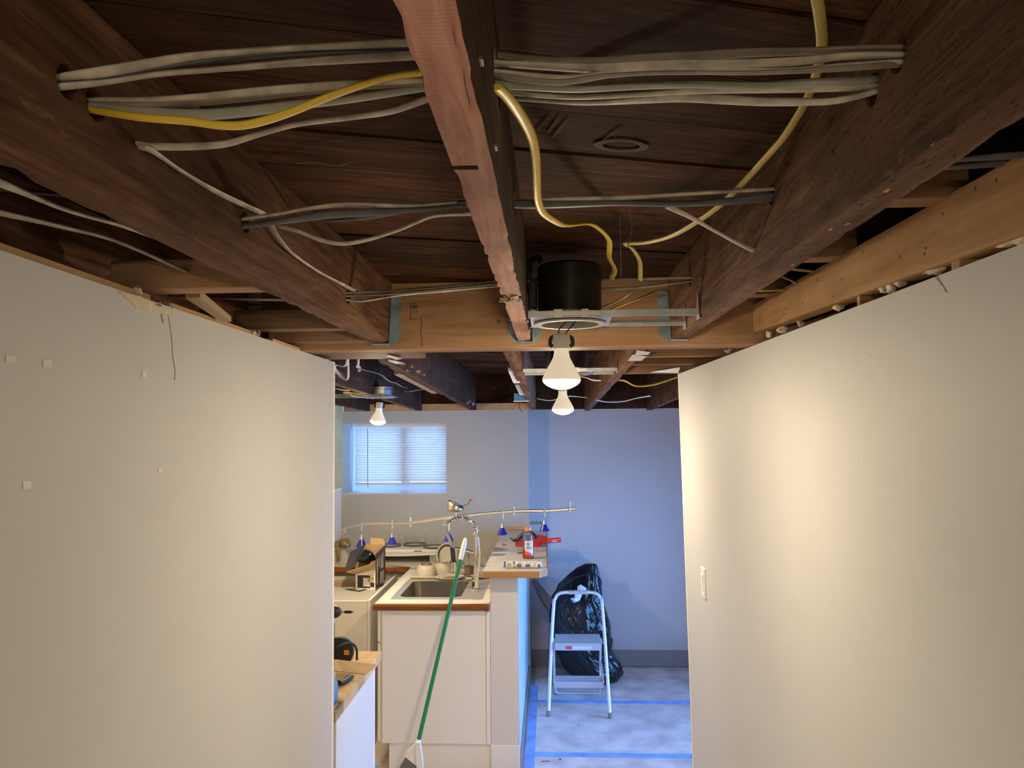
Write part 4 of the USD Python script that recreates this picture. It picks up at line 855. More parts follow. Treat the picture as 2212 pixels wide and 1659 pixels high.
# round dish with dark band standing on edge
c = onY(966, 1198, 5.62); t = thing('standing_dish', 'white round dish with dark band standing on edge behind the faucet', 'dish', (c[0], c[1], .95))
ax = (-.35, -1, .25)
t.part('dish', lathe([(0, 0), (.075, 0), (.085, .006), (.085, .012), (.066, .008), (0, .006)], c, 40, ax), 'ceramic', 60)
t.part('dark_band', lathe([(.058, .0068), (.070, .0095), (.072, .0125), (.060, .0105), (.058, .0068)], c, 40, ax), 'dark_glaze', 60)
t.part('stand_foot', cbox(c[0] - .03, c[0] + .03, c[1] - .01, c[1] + .05, .9497, c[2] - .07, .004), 'ceramic')
def tumbler(label, px, py, r, h, d=None):
    c = at(px, py); t = thing('drinking_glass', label, 'glass', c)
    t.part('glass_wall', lathe([(0, 0), (r * .85, 0), (r, h), (r * .93, h), (r * .78, .006), (0, .006)], c, 28), 'clear_glass', 60)
tumbler('upright glass tumbler behind the broom handle', 1004, 1228, .032, .10)
tumbler('second glass tumbler left of the riser', 1021, 1226, .030, .085)
tumbler('small glass by the half wall behind the faucet', 1046, 1224, .026, .07)
t = thing('mug', 'small tan mug behind the broom handle', 'mug', at(1013, 1245)); c = at(1013, 1245)
t.part('cup', lathe([(0, 0), (.028, 0), (.033, .07), (.030, .07), (.026, .006), (0, .006)], c, 28), 'brown_board', 60); t.part('handle', sweep(spline([c + [.03, 0, .055], c + [.05, 0, .045], c + [.046, 0, .022], c + [.029, 0, .015]], 6), .004), 'brown_board')
t = thing('serving_spoon', 'long metal spoon lying by the plates, pointing to the half wall', 'spoon', at(1015, 1243, .97))
t.part('handle', sweep([at(1000, 1246, .972), at(1030, 1238, .985), at(1052, 1233, .992)], .004, .002), 'stainless'); t.part('spoon_bowl', chunk(at(997, 1247, .972), (.02, .03, .005), 8, 30), 'stainless')

# ------------------------------------------------------------------ white range hood lying on the back counter, light trims on it
t = thing('range_hood', 'white range hood lying on the kitchen wall countertop', 'range hood', (-1.2, 5.8, .95))
y0, y1 = 5.74, 6.06
za = onY(850, 1186, y0)[2]; zbk = onY(850, 1174, y1)[2]
hx0, hx1 = onY(772, 1186, y0)[0], onY(957, 1186, y0)[0]
t.part('shell', hull([(hx0, y0, za), (hx1, y0, za - .004), (hx0, y0, za - .048), (hx1 - .0, y0, za - .040), (hx0, y1, zbk), (hx1 + .02, y1, zbk - .004), (hx0, y1, .98), (hx1 + .02, y1, .98), (hx0, y0 - .012, za - .02), (hx1, y0 - .012, za - .016)]), 'white_plastic')
t.part('front_lip', sweep(spline([(hx0, y0 - .014, za - .042), ((hx0 + hx1) / 2, y0 - .016, za - .046), (hx1, y0 - .014, za - .034)], 8), .006), 'white_plastic')
for x in (hx0 + .08, hx1 - .08): t.part('support_foot', box(x - .03, x + .03, y0 + .05, y1 - .03, .9495, za - .03), 'galvanized')
t.part('switch_slot', cbox(onY(895, 1190, y0)[0], onY(912, 1190, y0)[0], y0 - .012, y0 - .006, za - .018, za - .012, .001), 'vent_gap')
for i, (px, py, lab) in enumerate(((841, 1171, 'left bronze trim ring with springs on the range hood'), (896, 1170, 'middle bronze trim ring with springs on the range hood'), (940, 1171, 'right bronze trim ring with springs on the range hood, near the faucet'))):
    yy = [5.92, 5.97, 5.84][i]; c = onY(px, py, yy); zt_ = za + (zbk - za) * (yy - y0) / (y1 - y0) + .001
    t = thing('light_trim', lab, 'light trim ring', (c[0], yy, zt_)); cc = (c[0], yy, zt_)
    t.part('ring', lathe([(.080, .0), (.092, .0), (.093, .003), (.086, .010), (.081, .010), (.080, 0)], cc, 36), 'bronze', 60)
    for a in (2.5, .6, 1.5, 3.6):
        p0 = np.array(cc) + [.084 * math.cos(a), .084 * math.sin(a), .009]; p1 = p0 + [.035 * math.cos(a + 1.2), .01, .09 - .02 * (a % 2)]
        t.part('spring_wire', sweep(spline([p0, (p0 + p1) / 2 + [.004, 0, .005], p1], 5), .0011), 'stainless')
# amber topped jar, bottle
c = onY(744, 1240, 5.72); c[2] = .9495
t = thing('table_lamp', 'small lamp with amber dome on white base, on the far left countertop', 'lamp', c)
t.part('base', lathe([(0, 0), (.05, 0), (.052, .008), (.036, .02), (.034, .12), (.03, .135), (0, .135)], c, 28), 'ceramic', 50)
t.part('dome_shade', lathe([(.044, .128), (.046, .132), (.043, .165), (.03, .185), (.0, .190), (0, .18), (.026, .178), (.038, .16), (.042, .13), (.044, .128)], c, 32), 'amber', 60)
c = onY(712, 1232, 5.75); c[2] = .9495
t = thing('canister', 'grey white canister at the left wall on the countertop', 'canister', c); t.part('jar', lathe([(0, 0), (.055, 0), (.057, .10), (.05, .11), (0, .11)], c, 28), 'ceramic', 50); t.part('spout', lathe([(0, .11), (.009, .11), (.004, .15), (0, .152)], c, 12), 'white_plastic')
# wall cabinet at far left
q = onX(735, 1100, -1.50); 
t = thing('wall_cabinet', 'narrow white wall cabinet at the left kitchen side wall', 'cabinet', (-1.6, 5.6, 1.1))
yA, yB_ = onX(738, 1100, -1.53)[1], 5.98
zt_, zb_ = onY(736, 1055, yB_ - .1)[2], onY(736, 1160, yB_ - .1)[2]
wx = onY(737.5, 1055, 5.80)[0]
t.part('body', cbox(XS + .001, wx, 5.30, 5.80, zb_ + .0, zt_, .002), 'cream_cabinet'); t.part('top_panel', cbox(XS + .001, wx + .002, 5.295, 5.80, zt_, zt_ + .012, .002), 'white_lacquer'); t.part('door', cbox(XS + .005, wx - .004, 5.278, 5.299, zb_, zt_ - .003, .002), 'cream_cabinet')

# ------------------------------------------------------------------ loose carcass, product box
t = thing('base_cabinet', 'loose white base cabinet without top, left of the peninsula', 'cabinet', (-1.35, 4.68, 0))
KX0, KX1_, KY0, KY1 = -1.62, -1.112, 4.675, 5.50
t.part('end_panel', cbox(KX0, KX1_ - .019, KY0, KY0 + .018, 0, .908, .001), 'cream_cabinet')
t.part('side_panel', cbox(KX1_ - .018, KX1_, KY0, KY1, 0, .912, .001), 'white_melamine')
t.part('side_panel', cbox(KX0, KX0 + .018, KY0 + .02, KY1, 0, .908, .001), 'white_melamine')
t.part('back_panel', cbox(KX0 + .02, KX1_ - .02, KY1 - .018, KY1, 0, .900, .001), 'white_melamine')
t.part('bottom_panel', box(KX0 + .02, KX1_ - .02, KY0 + .02, KY1 - .02, .10, .118), 'white_melamine')
t.part('top_board', box(KX0 + .12, KX1_ - .02, KY0 + .02, 5.22, .864, .882), 'board_gray', label='flat board the tool box stands on')
t.part('top_rail', cbox(KX0 + .02, KX1_ - .02, 5.30, 5.36, .86, .90, .001), 'pale_trim', label='brown wood rail')
zB = .883
A_, B_, C_ = onZ(768, 1273, zB), onZ(812, 1275, zB), onZ(838, 1261, zB)
B_[0] = min(B_[0], KX1_ - .035); 
u_ = (B_ - A_); u_[2] = 0; v_ = np.array([-u_[1], u_[0], 0]); v_ = v_ / np.linalg.norm(v_) * .20
v_ = np.array([.012, .235, 0.])
t = thing('product_box', 'opened black and white product box with brown flaps on the loose cabinet', 'box', A_)
hb_, hf_ = .265, .098
def panel(p, q, h0, h1, m, nm, off=(0, .003, 0), label=None): return t.part(nm, plate([p, q, q + [0, 0, h1], p + [0, 0, h0]], off), m, False, label)
panel(A_, B_, hf_, hf_ + .04, 'white_lacquer', 'front_panel')
panel(B_, B_ + v_, hb_ - .03, hb_, 'print_black', 'side_panel', (-.003, 0, 0), 'printed black side')
panel(A_, A_ + v_, hf_ + .05, hb_, 'cardboard', 'side_panel', (.003, 0, 0))
panel(A_ + v_, B_ + v_, hb_, hb_, 'cardboard', 'back_panel')
# prints on the front and on the black side
e = u_ / np.linalg.norm(u_); n_ = np.array([e[1], -e[0], 0]) * .0012
def decal(o, d1, nrm, x0, x1, z0, z1, m, nm='print'): t.part(nm, plate([o + d1 * x0 + [0, 0, z0], o + d1 * x1 + [0, 0, z0], o + d1 * x1 + [0, 0, z1], o + d1 * x0 + [0, 0, z1]], nrm), m, False)
wB = np.linalg.norm(u_)
decal(A_, e, n_, .10 * wB, .72 * wB, .012, .095, 'print_black'); decal(A_, e, n_ * 1.5, .38 * wB, .70 * wB, .022, .078, 'label_white'); decal(A_, e, n_ * 1.8, .60 * wB, .68 * wB, .055, .072, 'label_red')
decal(A_, e, n_, .74 * wB, .92 * wB, .02, .05, 'print_black'); decal(A_, e, n_, .78 * wB, .90 * wB, .062, .085, 'label_gold')
ev = v_ / np.linalg.norm(v_); nv = np.array([.0012, 0, 0])
for a, b_, z0, z1, m in ((.10, .18, .03, .20, 'label_gray'), (.50, .66, .12, .21, 'label_gray'), (.45, .85, .02, .10, 'label_gray'), (.78, .86, .215, .24, 'label_red'), (.70, .76, .12, .22, 'label_white'), (.30, .36, .14, .21, 'label_gold')):
    decal(B_, ev, nv, a * .235, b_ * .235, z0, z1, m)
F0, F1 = A_ + [0, 0, hf_], B_ + [0, 0, hf_ + .04]
t.part('flap', plate([F0, F1, F1 + [-.004, -.07, .05], F0 + [-.045, -.075, .028]], (0, .002, .002)), 'cardboard', False, 'brown inside of the front flap')
t.part('flap', plate([A_ + [0, 0, hf_ + .05], A_ + v_ + [0, 0, hb_], A_ + v_ + [-.10, -.03, hb_ - .05], A_ + [-.075, -.02, hf_ + .02]], (0, 0, .003)), 'print_black', False, 'black glossy left flap')
t.part('flap', plate([B_ + v_ + [0, 0, hb_], A_ + v_ + [.03, 0, hb_], A_ + v_ + [.03, .02, hb_ + .04], B_ + v_ + [-.02, .02, hb_ + .04]], (0, .003, 0)), 'cardboard', False)
t.part('flap', plate([B_ + [0, 0, hb_ - .03], B_ + v_ + [0, 0, hb_], B_ + v_ + [.05, 0, hb_ + .03], B_ + v_ * .4 + [.02, 0, hb_ + .0]], (0, 0, .003)), 'print_black', False)
inner = chunk((A_ + B_) / 2 + v_ / 2 + [-.03, 0, .20], (.075, .085, .055), 77, 40)
single('plastic_bag', 'crumpled dark plastic bag bulging from the product box', 'plastic bag', ridge(inner.subdivide().subdivide(), .004, 30, 3), 'bag_black', 60)
q = onZ(770, 1276, zB); single('metal_strip', 'bent dark metal strip on the loose cabinet in front of the box', 'metal strip', sweep([onZ(748, 1272, .885), onZ(764, 1275, .885), onZ(776, 1277, .884), onZ(789, 1273, .885)], .012, .0018, 8), 'black_metal')

# ------------------------------------------------------------------ butcher block cabinet with tools
ex, ey0, ey1, ez = -.815, 2.88, 3.66, .90
t = thing('base_cabinet', 'white cabinet under the butcher block, behind the left wall corner', 'cabinet', (-1.2, ey0, 0))
t.part('body', cbox(XS + .01, ex - .03, ey0 + .06, ey1 - .09, .0, .858, .002), 'white_melamine')
t.part('end_panel', cbox(ex - .03, ex - .012, ey0 + .05, ey1 - .13, .0, .858, .0015), 'white_melamine'); t.part('face_frame', cbox(ex - .045, ex - .012, ey1 - .125, ey1 - .085, .0, .858, .002), 'white_lacquer')
t = thing('butcher_block', 'butcher block worktop peeking out behind the left wall corner', 'countertop', (ex, ey0, .86))
nst = 7
for i in range(nst):
    y = ey0 + (ey1 - ey0) * i / nst
    t.part('stave', cbox(XS + .005, ex, y, ey0 + (ey1 - ey0) * (i + 1) / nst - .0008, .86, ez, .001), 'butcher_block', False)
q = onZ(745, 1440, ez)
t = thing('angle_grinder', 'dark power tool with black cord on the butcher block', 'power tool', q)
c = onY(733, 1424, q[1]); c = np.array([c[0], q[1], ez + .064])
t.part('guard', lathe([(0, -.02), (.062, -.02), (.066, 0), (.062, .02), (0, .022)], c, 30, (0.2, -1, .15)), 'black_metal', 60)
t.part('body', cyl(c + [-.02, 0, 0], c + [-.28, .03, .0], .035, .03), 'black_plastic')
t.part('power_cord', sweep(spline([c + [-.05, -.03, -.01], c + [.0, -.06, .035], c + [.045, -.02, .045], c + [.075, .0, .02], c + [.08, .0, -.035]], 8), .005), 'wire_black')
t.part('badge', box(c[0] + .028, c[0] + .048, c[1] - .028, c[1] - .020, c[2] - .005, c[2] + .014), 'orange_cap')
q = onZ(752, 1470, ez + .0)
t = thing('cardboard_box', 'open brown cardboard box with a flap on the butcher block edge', 'cardboard box', q)
g = [onY(702, 1428, 3.18), onY(728, 1426, 3.18), onY(815, 1437, 3.02), onY(790, 1458, 2.93), onY(702, 1450, 3.06)]
t.part('flap', plate([g[1], g[2], g[3], onY(740, 1452, 3.03)], (0, 0, .003)), 'cardboard', False)
t.part('flap', plate([g[0], g[1], onY(740, 1452, 3.03), g[4]], (0, 0, .003)), 'cardboard', False)
gz = g[4][2] - .004
t.part('box_wall', box(-1.10, g[4][0] + .005, 3.06, 3.20, ez, gz), 'cardboard')
c = onY(727, 1490, 3.0)
t = thing('tool_case', 'blue plastic tool case edge at the left wall corner', 'tool case', (c[0], 3.0, ez)); t.part('shell', cbox(-1.12, onY(729, 1490, 3.0)[0], 2.94, 3.012, ez, ez + .075, .006), 'blue_box'); t.part('latch', cbox(-1.0, -.96, 2.932, 2.942, ez + .03, ez + .06, .002), 'black_plastic')
single('dust_mask', 'crumpled dark strap by the blue tool case', 'strap', sweep(spline([onZ(732, 1475, ez + .015), onZ(745, 1470, ez + .012), onZ(757, 1462, ez + .01)], 6), .016, .010), 'black_plastic')
single('paper_pad', 'grey folded paper at the front of the butcher block', 'paper', cbox(-.95, onZ(742, 1505, ez)[0], 2.905, 2.95, ez, ez + .006, .001), 'label_gray')
# drill resting on its case, mostly hidden by the wall
yd = 3.06; c = onY(735, 1322, yd)
t = thing('case_stack', 'dark stacked tool bags hidden behind the left wall corner', 'tool bag', (-1.08, yd, ez)); t.part('bag', cbox(-1.25, -.985, yd + .14, yd + .42, ez, ez + .20, .02), 'black_plastic'); t.part('handle', sweep(spline([(-1.2, yd + .28, ez + .20), (-1.15, yd + .28, ez + .24), (-1.06, yd + .28, ez + .24), (-1.01, yd + .28, ez + .20)], 6), .008), 'black_plastic')
t = thing('cordless_drill', 'cordless drill with black bit pointing right from behind the left wall', 'drill', c)
t.part('chuck', sweep([c + [-.05, 0, 0], c + [-.03, 0, 0], c + [-.01, 0, 0], c + [.002, 0, 0]], [.024, .026, .022, .012], sides=20), 'black_plastic')
t.part('driver_bit', cyl(c, c + [.022, 0, 0], .0032), 'bright_steel'); t.part('bit_sleeve', cyl(c + [.018, 0, 0], c + [.044, 0, 0], .0055), 'black_metal'); t.part('bit_tip', cyl(c + [.044, 0, 0], c + [.052, 0, 0], .0035, .002), 'black_metal')
t.part('motor_housing', cyl(c + [-.05, 0, 0], c + [-.20, 0, 0], .032), 'black_plastic'); t.part('handle', cyl(c + [-.14, 0, -.02], c + [-.16, 0, -.19], .02, .022), 'black_plastic'); t.part('battery', cbox(c[0] - .21, c[0] - .11, yd - .04, yd + .04, ez + .0, c[2] - .18, .006), 'black_plastic')

# ------------------------------------------------------------------ monorail light with blue cones
t = thing('track_light', 'curved metal monorail light resting over the faucet with blue cone pendants', 'track light', onY(985, 1117, 4.9))
rail_px = [(738, 1146), (752, 1140), (785, 1133), (815, 1131), (846, 1131), (886, 1130), (940, 1122), (985, 1117), (1040, 1111), (1085, 1107), (1130, 1104), (1176, 1104), (1210, 1102), (1243, 1099)]
def rd(x): return np.interp(x, [738, 850, 985, 1243], [5.5, 5.25, 4.9, 4.9])
rp = spline([onY(x, y, rd(x)) for x, y in rail_px], 6)
for dz in (-.0075, .0075): t.part('rail', sweep(rp + [0, 0, dz], .0034, .0030, 8), 'bright_steel')
t.part('rail_web', sweep(rp, .0012, .0070, 6), 'rail_metal')
def railpt(px): i = np.argmin([abs(px - (x)) for x in np.linspace(738, 1243, 400)]); return None
for px, ytop, ybot in ((745, 1139, 1152), (886, 1109, 1138), (1109, 1086, 1113), (1230, 1076, 1106)):
    d = rd(px); o = t.part('standoff', cyl(onY(px, ybot, d), onY(px, ytop + (8 if ytop < 1120 else 0), d), .0055, sides=10), 'bright_steel')
    if ytop < 1120: t.part('stem', cyl(onY(px, ytop + 10, d), onY(px, ytop, d), .0025, sides=8), 'bright_steel', parent=o)
for i, (px, yt, ya, yc, wpx) in enumerate(((781, 1129, 1156, 1181, 23), (847, 1125, 1151, 1176, 21), (969, 1128, 1145, 1169, 22), (1085, 1104, 1131, 1155, 22), (1176, 1099, 1124, 1147, 21))):
    d = rd(px); s_ = d / F; c = onY(px, yc, d); hC_ = (yc - ya) * s_; R = wpx / 2 * s_
    o = t.part('pendant_stem', cat(cyl(onY(px, yt + 17, d), onY(px, yt, d), .0055, sides=10), cyl((c[0], d, c[2] + hC_ * .7), onY(px, yt + 15, d), .002, sides=8)), 'bright_steel')
    t.part('cone_shade', lathe([(R, 0), (R * 1.0, .003), (R * .36, hC_ * .66), (R * .30, hC_ * .66), (R * .92, .002), (R, 0)], c, 28), 'cobalt_glass', 40, parent=o, label='cobalt blue glass cone shade')
    t.part('socket_cap', lathe([(R * .40, hC_ * .62), (R * .30, hC_ * .78), (R * .12, hC_), (0, hC_)], c, 20), 'bright_steel', 50, parent=o)
# transformer canopy on top
c = onY(984, 1106, 4.9)
s_ = 4.9 / F
th = np.arange(24) / 24 * 2 * np.pi
cp_ = [(c[0] + r_ * s_ * math.cos(a) + sh * s_, c[1] + r_ * s_ * math.sin(a), c[2] + (h_ + tl * math.cos(a)) * s_) for r_, h_, tl, sh in ((7, 0, 0, 0), (14, 2, 0, 0), (18, 6, 0, 0), (18, 13, 0, 0), (15, 19, -5, -2), (9, 22, -4, -5)) for a in th]
t.part('transformer_canopy', hull(cp_), 'stainless', 40)
t.part('canopy_opening', hull([(c[0] + (11 * math.cos(a) + 1) * s_, c[1] + (9 * math.sin(a) - 7) * s_, c[2] + (16.5 - 4 * math.cos(a)) * s_) for a in th] + [(c[0] + (11 * math.cos(a) + 1) * s_, c[1] + (9 * math.sin(a) - 7) * s_, c[2] + (20 - 5 * math.cos(a)) * s_) for a in th]), 'bristle_gray', 40, label='dark open top with wiring')
t.part('canopy_stem', cyl(onY(984, 1117, 4.9), c + [0, 0, .006], .006), 'bright_steel')
t.part('lead_wire', sweep(spline([onY(*q, 4.9) for q in ((1000, 1093), (1008, 1090), (1014, 1085), (1017, 1080))], 6), .002), 'wire_black'); t.part('wire_nut', cyl(onY(1014, 1080, 4.9), onY(1021, 1079, 4.9), .006, .004), 'red_plastic')
t.part('lead_wire', sweep(spline([onY(*q, 4.9) for q in ((987, 1084), (988, 1079), (984, 1077))], 5), .0015), 'stainless')

# ------------------------------------------------------------------ things on the bar
BZ = 1.1505
c = onZ(1141, 1206, BZ)
t = thing('sports_drink_bottle', 'clear sports drink bottle with orange cap and red drink on the bar', 'bottle', c)
s_ = c[1] / F; R = 11.7 * s_
hh = lambda py: (1206 - py) * s_
t.part('bottle_wall', lathe([(0, 0), (R * .9, 0), (R, .006), (R * .99, hh(1186)), (R * .94, hh(1180)), (R, hh(1174)), (R, hh(1160)), (R * .86, hh(1152)), (R * .56, hh(1146)), (R * .52, hh(1145))], c, 36), 'clear_plastic', 60)
t.part('drink', lathe([(0, .003), (R * .88, .003), (R * .96, .008), (R * .95, hh(1187)), (0, hh(1187))], c, 36), 'red_drink', 60)
t.part('cap', lathe([(0, hh(1147)), (R * .60, hh(1147)), (R * .62, hh(1145)), (R * .60, hh(1140)), (R * .5, hh(1139.3)), (0, hh(1139))], c, 28), 'orange_cap')
def wrap(a0, a1, z0a, z1a, z0b, z1b, rr, m, nm, lab=None, n=12):
    P, Q = [], []
    V = []
    for k in range(n + 1):
        a = a0 + (a1 - a0) * k / n; tt = k / n
        for z in (z0a + (z0b - z0a) * tt, z1a + (z1b - z1a) * tt): V.append((c[0] + rr * math.sin(a), c[1] - rr * math.cos(a), c[2] + z))
    for k in range(n + 1):
        a = a0 + (a1 - a0) * k / n; tt = k / n
        for z in (z0a + (z0b - z0a) * tt, z1a + (z1b - z1a) * tt): V.append((c[0] + (rr - .0006) * math.sin(a), c[1] - (rr - .0006) * math.cos(a), c[2] + z))
    f = []; o = 2 * (n + 1)
    for k in range(n):
        f += [(2 * k, 2 * k + 2, 2 * k + 3), (2 * k, 2 * k + 3, 2 * k + 1), (o + 2 * k, o + 2 * k + 3, o + 2 * k + 2), (o + 2 * k, o + 2 * k + 1, o + 2 * k + 3)]
    t.part(nm, (np.array(V), np.array(f)), m, True, lab)
wrap(-.55, 1.05, hh(1188), hh(1168), hh(1196), hh(1168), R * 1.02, 'label_white', 'label')
wrap(-.55, 1.05, hh(1197), hh(1188.2), hh(1199), hh(1196.5), R * 1.018, 'red_drink', 'label_band')
wrap(-.42, .85, hh(1185), hh(1179.5), hh(1185), hh(1179.5), R * 1.03, 'label_gray', 'label_band')
wrap(.48, .72, hh(1176), hh(1171), hh(1176), hh(1171), R * 1.03, 'label_gold', 'label_seal')
g_ = meshkit.text_mesh('G', .0185, .0008, bold=True); g_.apply_transform(trimesh.transformations.rotation_matrix(math.pi / 2, [1, 0, 0])); v = g_.vertices.copy()
v[:, 0] -= v[:, 0].mean(); ang = v[:, 0] / R + .02; rad = R * 1.035 - v[:, 1] * .2
g_.vertices = np.c_[c[0] + rad * np.sin(ang), c[1] - rad * np.cos(ang), c[2] + hh(1177.5) + v[:, 2]]
t.part('lettering', g_, 'label_black', False)

dy = onZ(1150, 1180, BZ)[1]
t = thing('dustpan', 'red plastic dustpan lying behind the bottle, handle over the bar edge', 'dustpan', onZ(1150, 1182, BZ))
D = lambda x, y, z: onY(x, y, dy) * [1, 1, 0] + [0, 0, z]
zd = lambda py: onY(1150, py, dy)[2]
a0, a1 = onY(1113, 1170, dy)[0], onY(1180, 1170, dy)[0]
t.part('pan', hull([(a0, dy - .02, BZ + .002), (a0, dy + .12, BZ + .03), (a0 + .03, dy + .14, BZ + .055), (a1 - .06, dy - .05, BZ + .001), (a1, dy - .02, BZ + .03), (a1, dy + .06, BZ + .06), (a1 - .05, dy + .13, BZ + .06), (a1 - .02, dy - .03, BZ + .02)]), 'red_plastic', 40)
hp = [np.array([a1 - .02, dy + .02, zd(1172)]), np.array([onY(1186, 1170, dy)[0], dy + .02, zd(1169)]), np.array([onY(1212, 1167, dy)[0], dy + .02, zd(1167)])]
t.part('handle', sweep(hp, .012, [.014, .016, .017], 12), 'red_plastic')
t.part('handle_mark', box(onY(1193, 1169, dy)[0], onY(1203, 1169, dy)[0], dy + .006, dy + .0075, zd(1170.5), zd(1168.5)), 'label_white', label='faint white mark')
t = thing('hand_brush', 'black hand brush lying in the red dustpan', 'brush', onZ(1140, 1165, BZ + .05))
t.part('back', sweep(spline([onY(1108, 1168, dy + .06), onY(1118, 1164, dy + .06), onY(1130, 1152, dy + .06), onY(1143, 1148, dy + .06), onY(1154, 1155, dy + .06), onY(1160, 1164, dy + .06)], 6), .016, .010), 'black_plastic'); t.part('bristles', chunk(onY(1140, 1160, dy + .06), (.055, .02, .022), 5, 30), 'black_plastic'); t.part('handle', sweep([onY(1102, 1162, dy + .0), onY(1108, 1167, dy + .0)], .004), 'black_plastic')
single('red_scrap', 'small red scraps on the bar left of the bottle', 'scrap', hull([onZ(1085, 1172, BZ + .001), onZ(1096, 1178, BZ + .001), onZ(1085, 1179, BZ + .001), onZ(1090, 1176, BZ + .006)]), 'label_red', False)
# printed plastic sleeve
c0, c1 = onZ(1089, 1223, BZ + .012), onZ(1170, 1223, BZ + .012)
t = thing('caulk_pack', 'white and blue printed plastic pack lying at the front of the bar', 'plastic pack', (c0 + c1) / 2)
yy = c0[1] + .01; n = 24; xs = np.linspace(c0[0], c1[0], n); rr = .019 + .0015 * np.sin(np.arange(n) * 1.7); rr[0] = .009; rr[-1] = .012
t.part('pack', sweep(np.c_[xs, np.full(n, yy), np.full(n, BZ + .019)], rr * 1.25, rr, 16), 'white_plastic', 60)
t.part('twisted_end', cat(*[sweep([(c0[0] + .002, yy, BZ + .018), (c0[0] - .018, yy + .01 * math.cos(k), BZ + .018 + .012 * math.sin(k))], [.004, .002]) for k in range(6)]), 'white_plastic')
L_ = c1[0] - c0[0]
for a, b_, z0, z1, m in ((.0, .05, .0, 1., 'label_blue'), (.08, .2, .2, .75, 'label_gray'), (.24, .29, .55, .95, 'label_blue'), (.24, .30, .05, .4, 'label_gold'), (.34, .46, .05, .55, 'label_blue'), (.36, .5, .65, .75, 'label_gray'), (.57, .70, .08, .5, 'label_blue'), (.58, .74, .65, .75, 'label_gray'), (.80, .84, .2, .8, 'label_gold'), (.9, .97, .0, .5, 'label_blue')):
    x0, x1 = c0[0] + a * L_, c0[0] + b_ * L_
    th0, th1 = math.radians(-35 + z0 * 105), math.radians(-35 + z1 * 105); V = []
    for x in (x0, x1):
        for k in range(6):
            th = th0 + (th1 - th0) * k / 5; V.append((x, yy - .0255 * math.cos(th), BZ + .019 + .0207 * math.sin(th)))
    t.part('print', (np.array(V), np.array([q for k in range(5) for q in ((k, 6 + k, 7 + k), (k, 7 + k, k + 1))])), m, False)

# ------------------------------------------------------------------ broom
top, bot = onY(1006, 1162, 4.50), onY(903, 1606, 4.16)
ax = (top - bot) / np.linalg.norm(top - bot)
t = thing('broom', 'angle broom with green handle and white head leaning on the peninsula', 'broom', (bot[0], bot[1], 0))
t.part('handle', cyl(bot, bot + (top - bot) * .93, .0115), 'green_handle')
t.part('hand_grip', sweep([bot + (top - bot) * x for x in (.885, .90, .97, .99, 1.0)], [.0125, .0145, .0145, .012, .006], sides=16), 'white_plastic')
hd = bot
t.part('ferrule', cyl(hd + ax * .02, hd - ax * .02, .014, .018), 'white_plastic')
e0, e1 = onY(872, 1645, 4.2), onY(913, 1668, 4.16)
def slabpx(pts, y, d0, d1): return hull([onY(*q, y) + [0, dd, 0] for q in pts for dd in (d0, d1)])
t.part('broom_head', cat(slabpx([(898, 1603), (907, 1603), (913, 1640), (914, 1692), (905, 1692), (900, 1650)], 4.14, -.010, .022), slabpx([(898, 1606), (905, 1612), (903, 1656), (876, 1634), (879, 1625)], 4.15, -.008, .024)), 'white_plastic', 50)
t.part('bristles', slabpx([(877, 1635), (901, 1653), (906, 1692), (846, 1692), (861, 1662)], 4.155, -.010, .030), 'bristle_gray', 40)
single('floor_debris', 'strip of blue tape scrap on the floor by the peninsula corner', 'tape', box(-1.10, -1.02, 4.47, 4.53, .0005, .002), 'tape_blue')

# ------------------------------------------------------------------ step stool
t = thing('step_stool', 'folding aluminium step stool with grey treads before the trash bag', 'step stool', (.17, 5.4, 0))
fl0, fl1 = onZ(1185, 1545, .01), onZ(1318, 1549, .01)
yt = 5.62
lt = [fl0, onY(1190, 1420, 5.45), onY(1196, 1310, yt - .03), onY(1200, 1292, yt), onY(1212, 1281, yt + .005), onY(1250, 1279, yt + .01), onY(1284, 1281, yt + .005), onY(1297, 1292, yt), onY(1301, 1310, yt - .03), onY(1310, 1430, 5.44), fl1]
t.part('front_frame', sweep(spline(lt, 8), .0125, sides=14), 'aluminum', 60)
t.part('grip_sleeve', sweep(spline([onY(1229, 1280, yt + .008), onY(1250, 1279, yt + .01), onY(1267, 1280, yt + .008)], 5), .0145), 'step_gray')
for p in (fl0, fl1): t.part('foot_cap', cyl(p + [0, 0, -.006], p + [0, 0, .028], .0155), 'base_gray')
def tread(px0, px1, pya, pyb, pyc, ya, yb, label=None):
    """front edge pixel row pyb, back pya, lip bottom pyc"""
    a, b_ = onY(px0, pyb, ya), onY(px1, pyb, ya); zt = a[2]; zl = onY(px0, pyc, ya)[2]
    m = cat(cbox(a[0], b_[0], ya, yb, zt - .012, zt, .003), cbox(a[0], b_[0], ya - .004, ya + .012, zl, zt, .003))
    t.part('tread', m, 'step_gray', 40, label)
    return a, b_, zt, zl
ya = 5.44
a, b_, zt, zl = tread(1199, 1299, 1376, 1389, 1405, ya, ya + .24, 'upper grey tread with safety label')
lx0, lx1 = onY(1222, 1399, ya - .005)[0], onY(1278, 1399, ya - .005)[0]; lz0, lz1 = onY(1250, 1402, ya)[2], onY(1250, 1395.5, ya)[2]
t.part('safety_label', box(lx0, lx1, ya - .0052, ya - .004, lz0, lz1), 'label_white'); t.part('safety_label', box(lx0, lx0 + .045, ya - .0058, ya - .004, lz0, lz1), 'label_red')
a, b_, zt2, zl2 = tread(1196, 1304, 1462, 1472, 1486, 5.41, 5.54, 'lower grey tread')
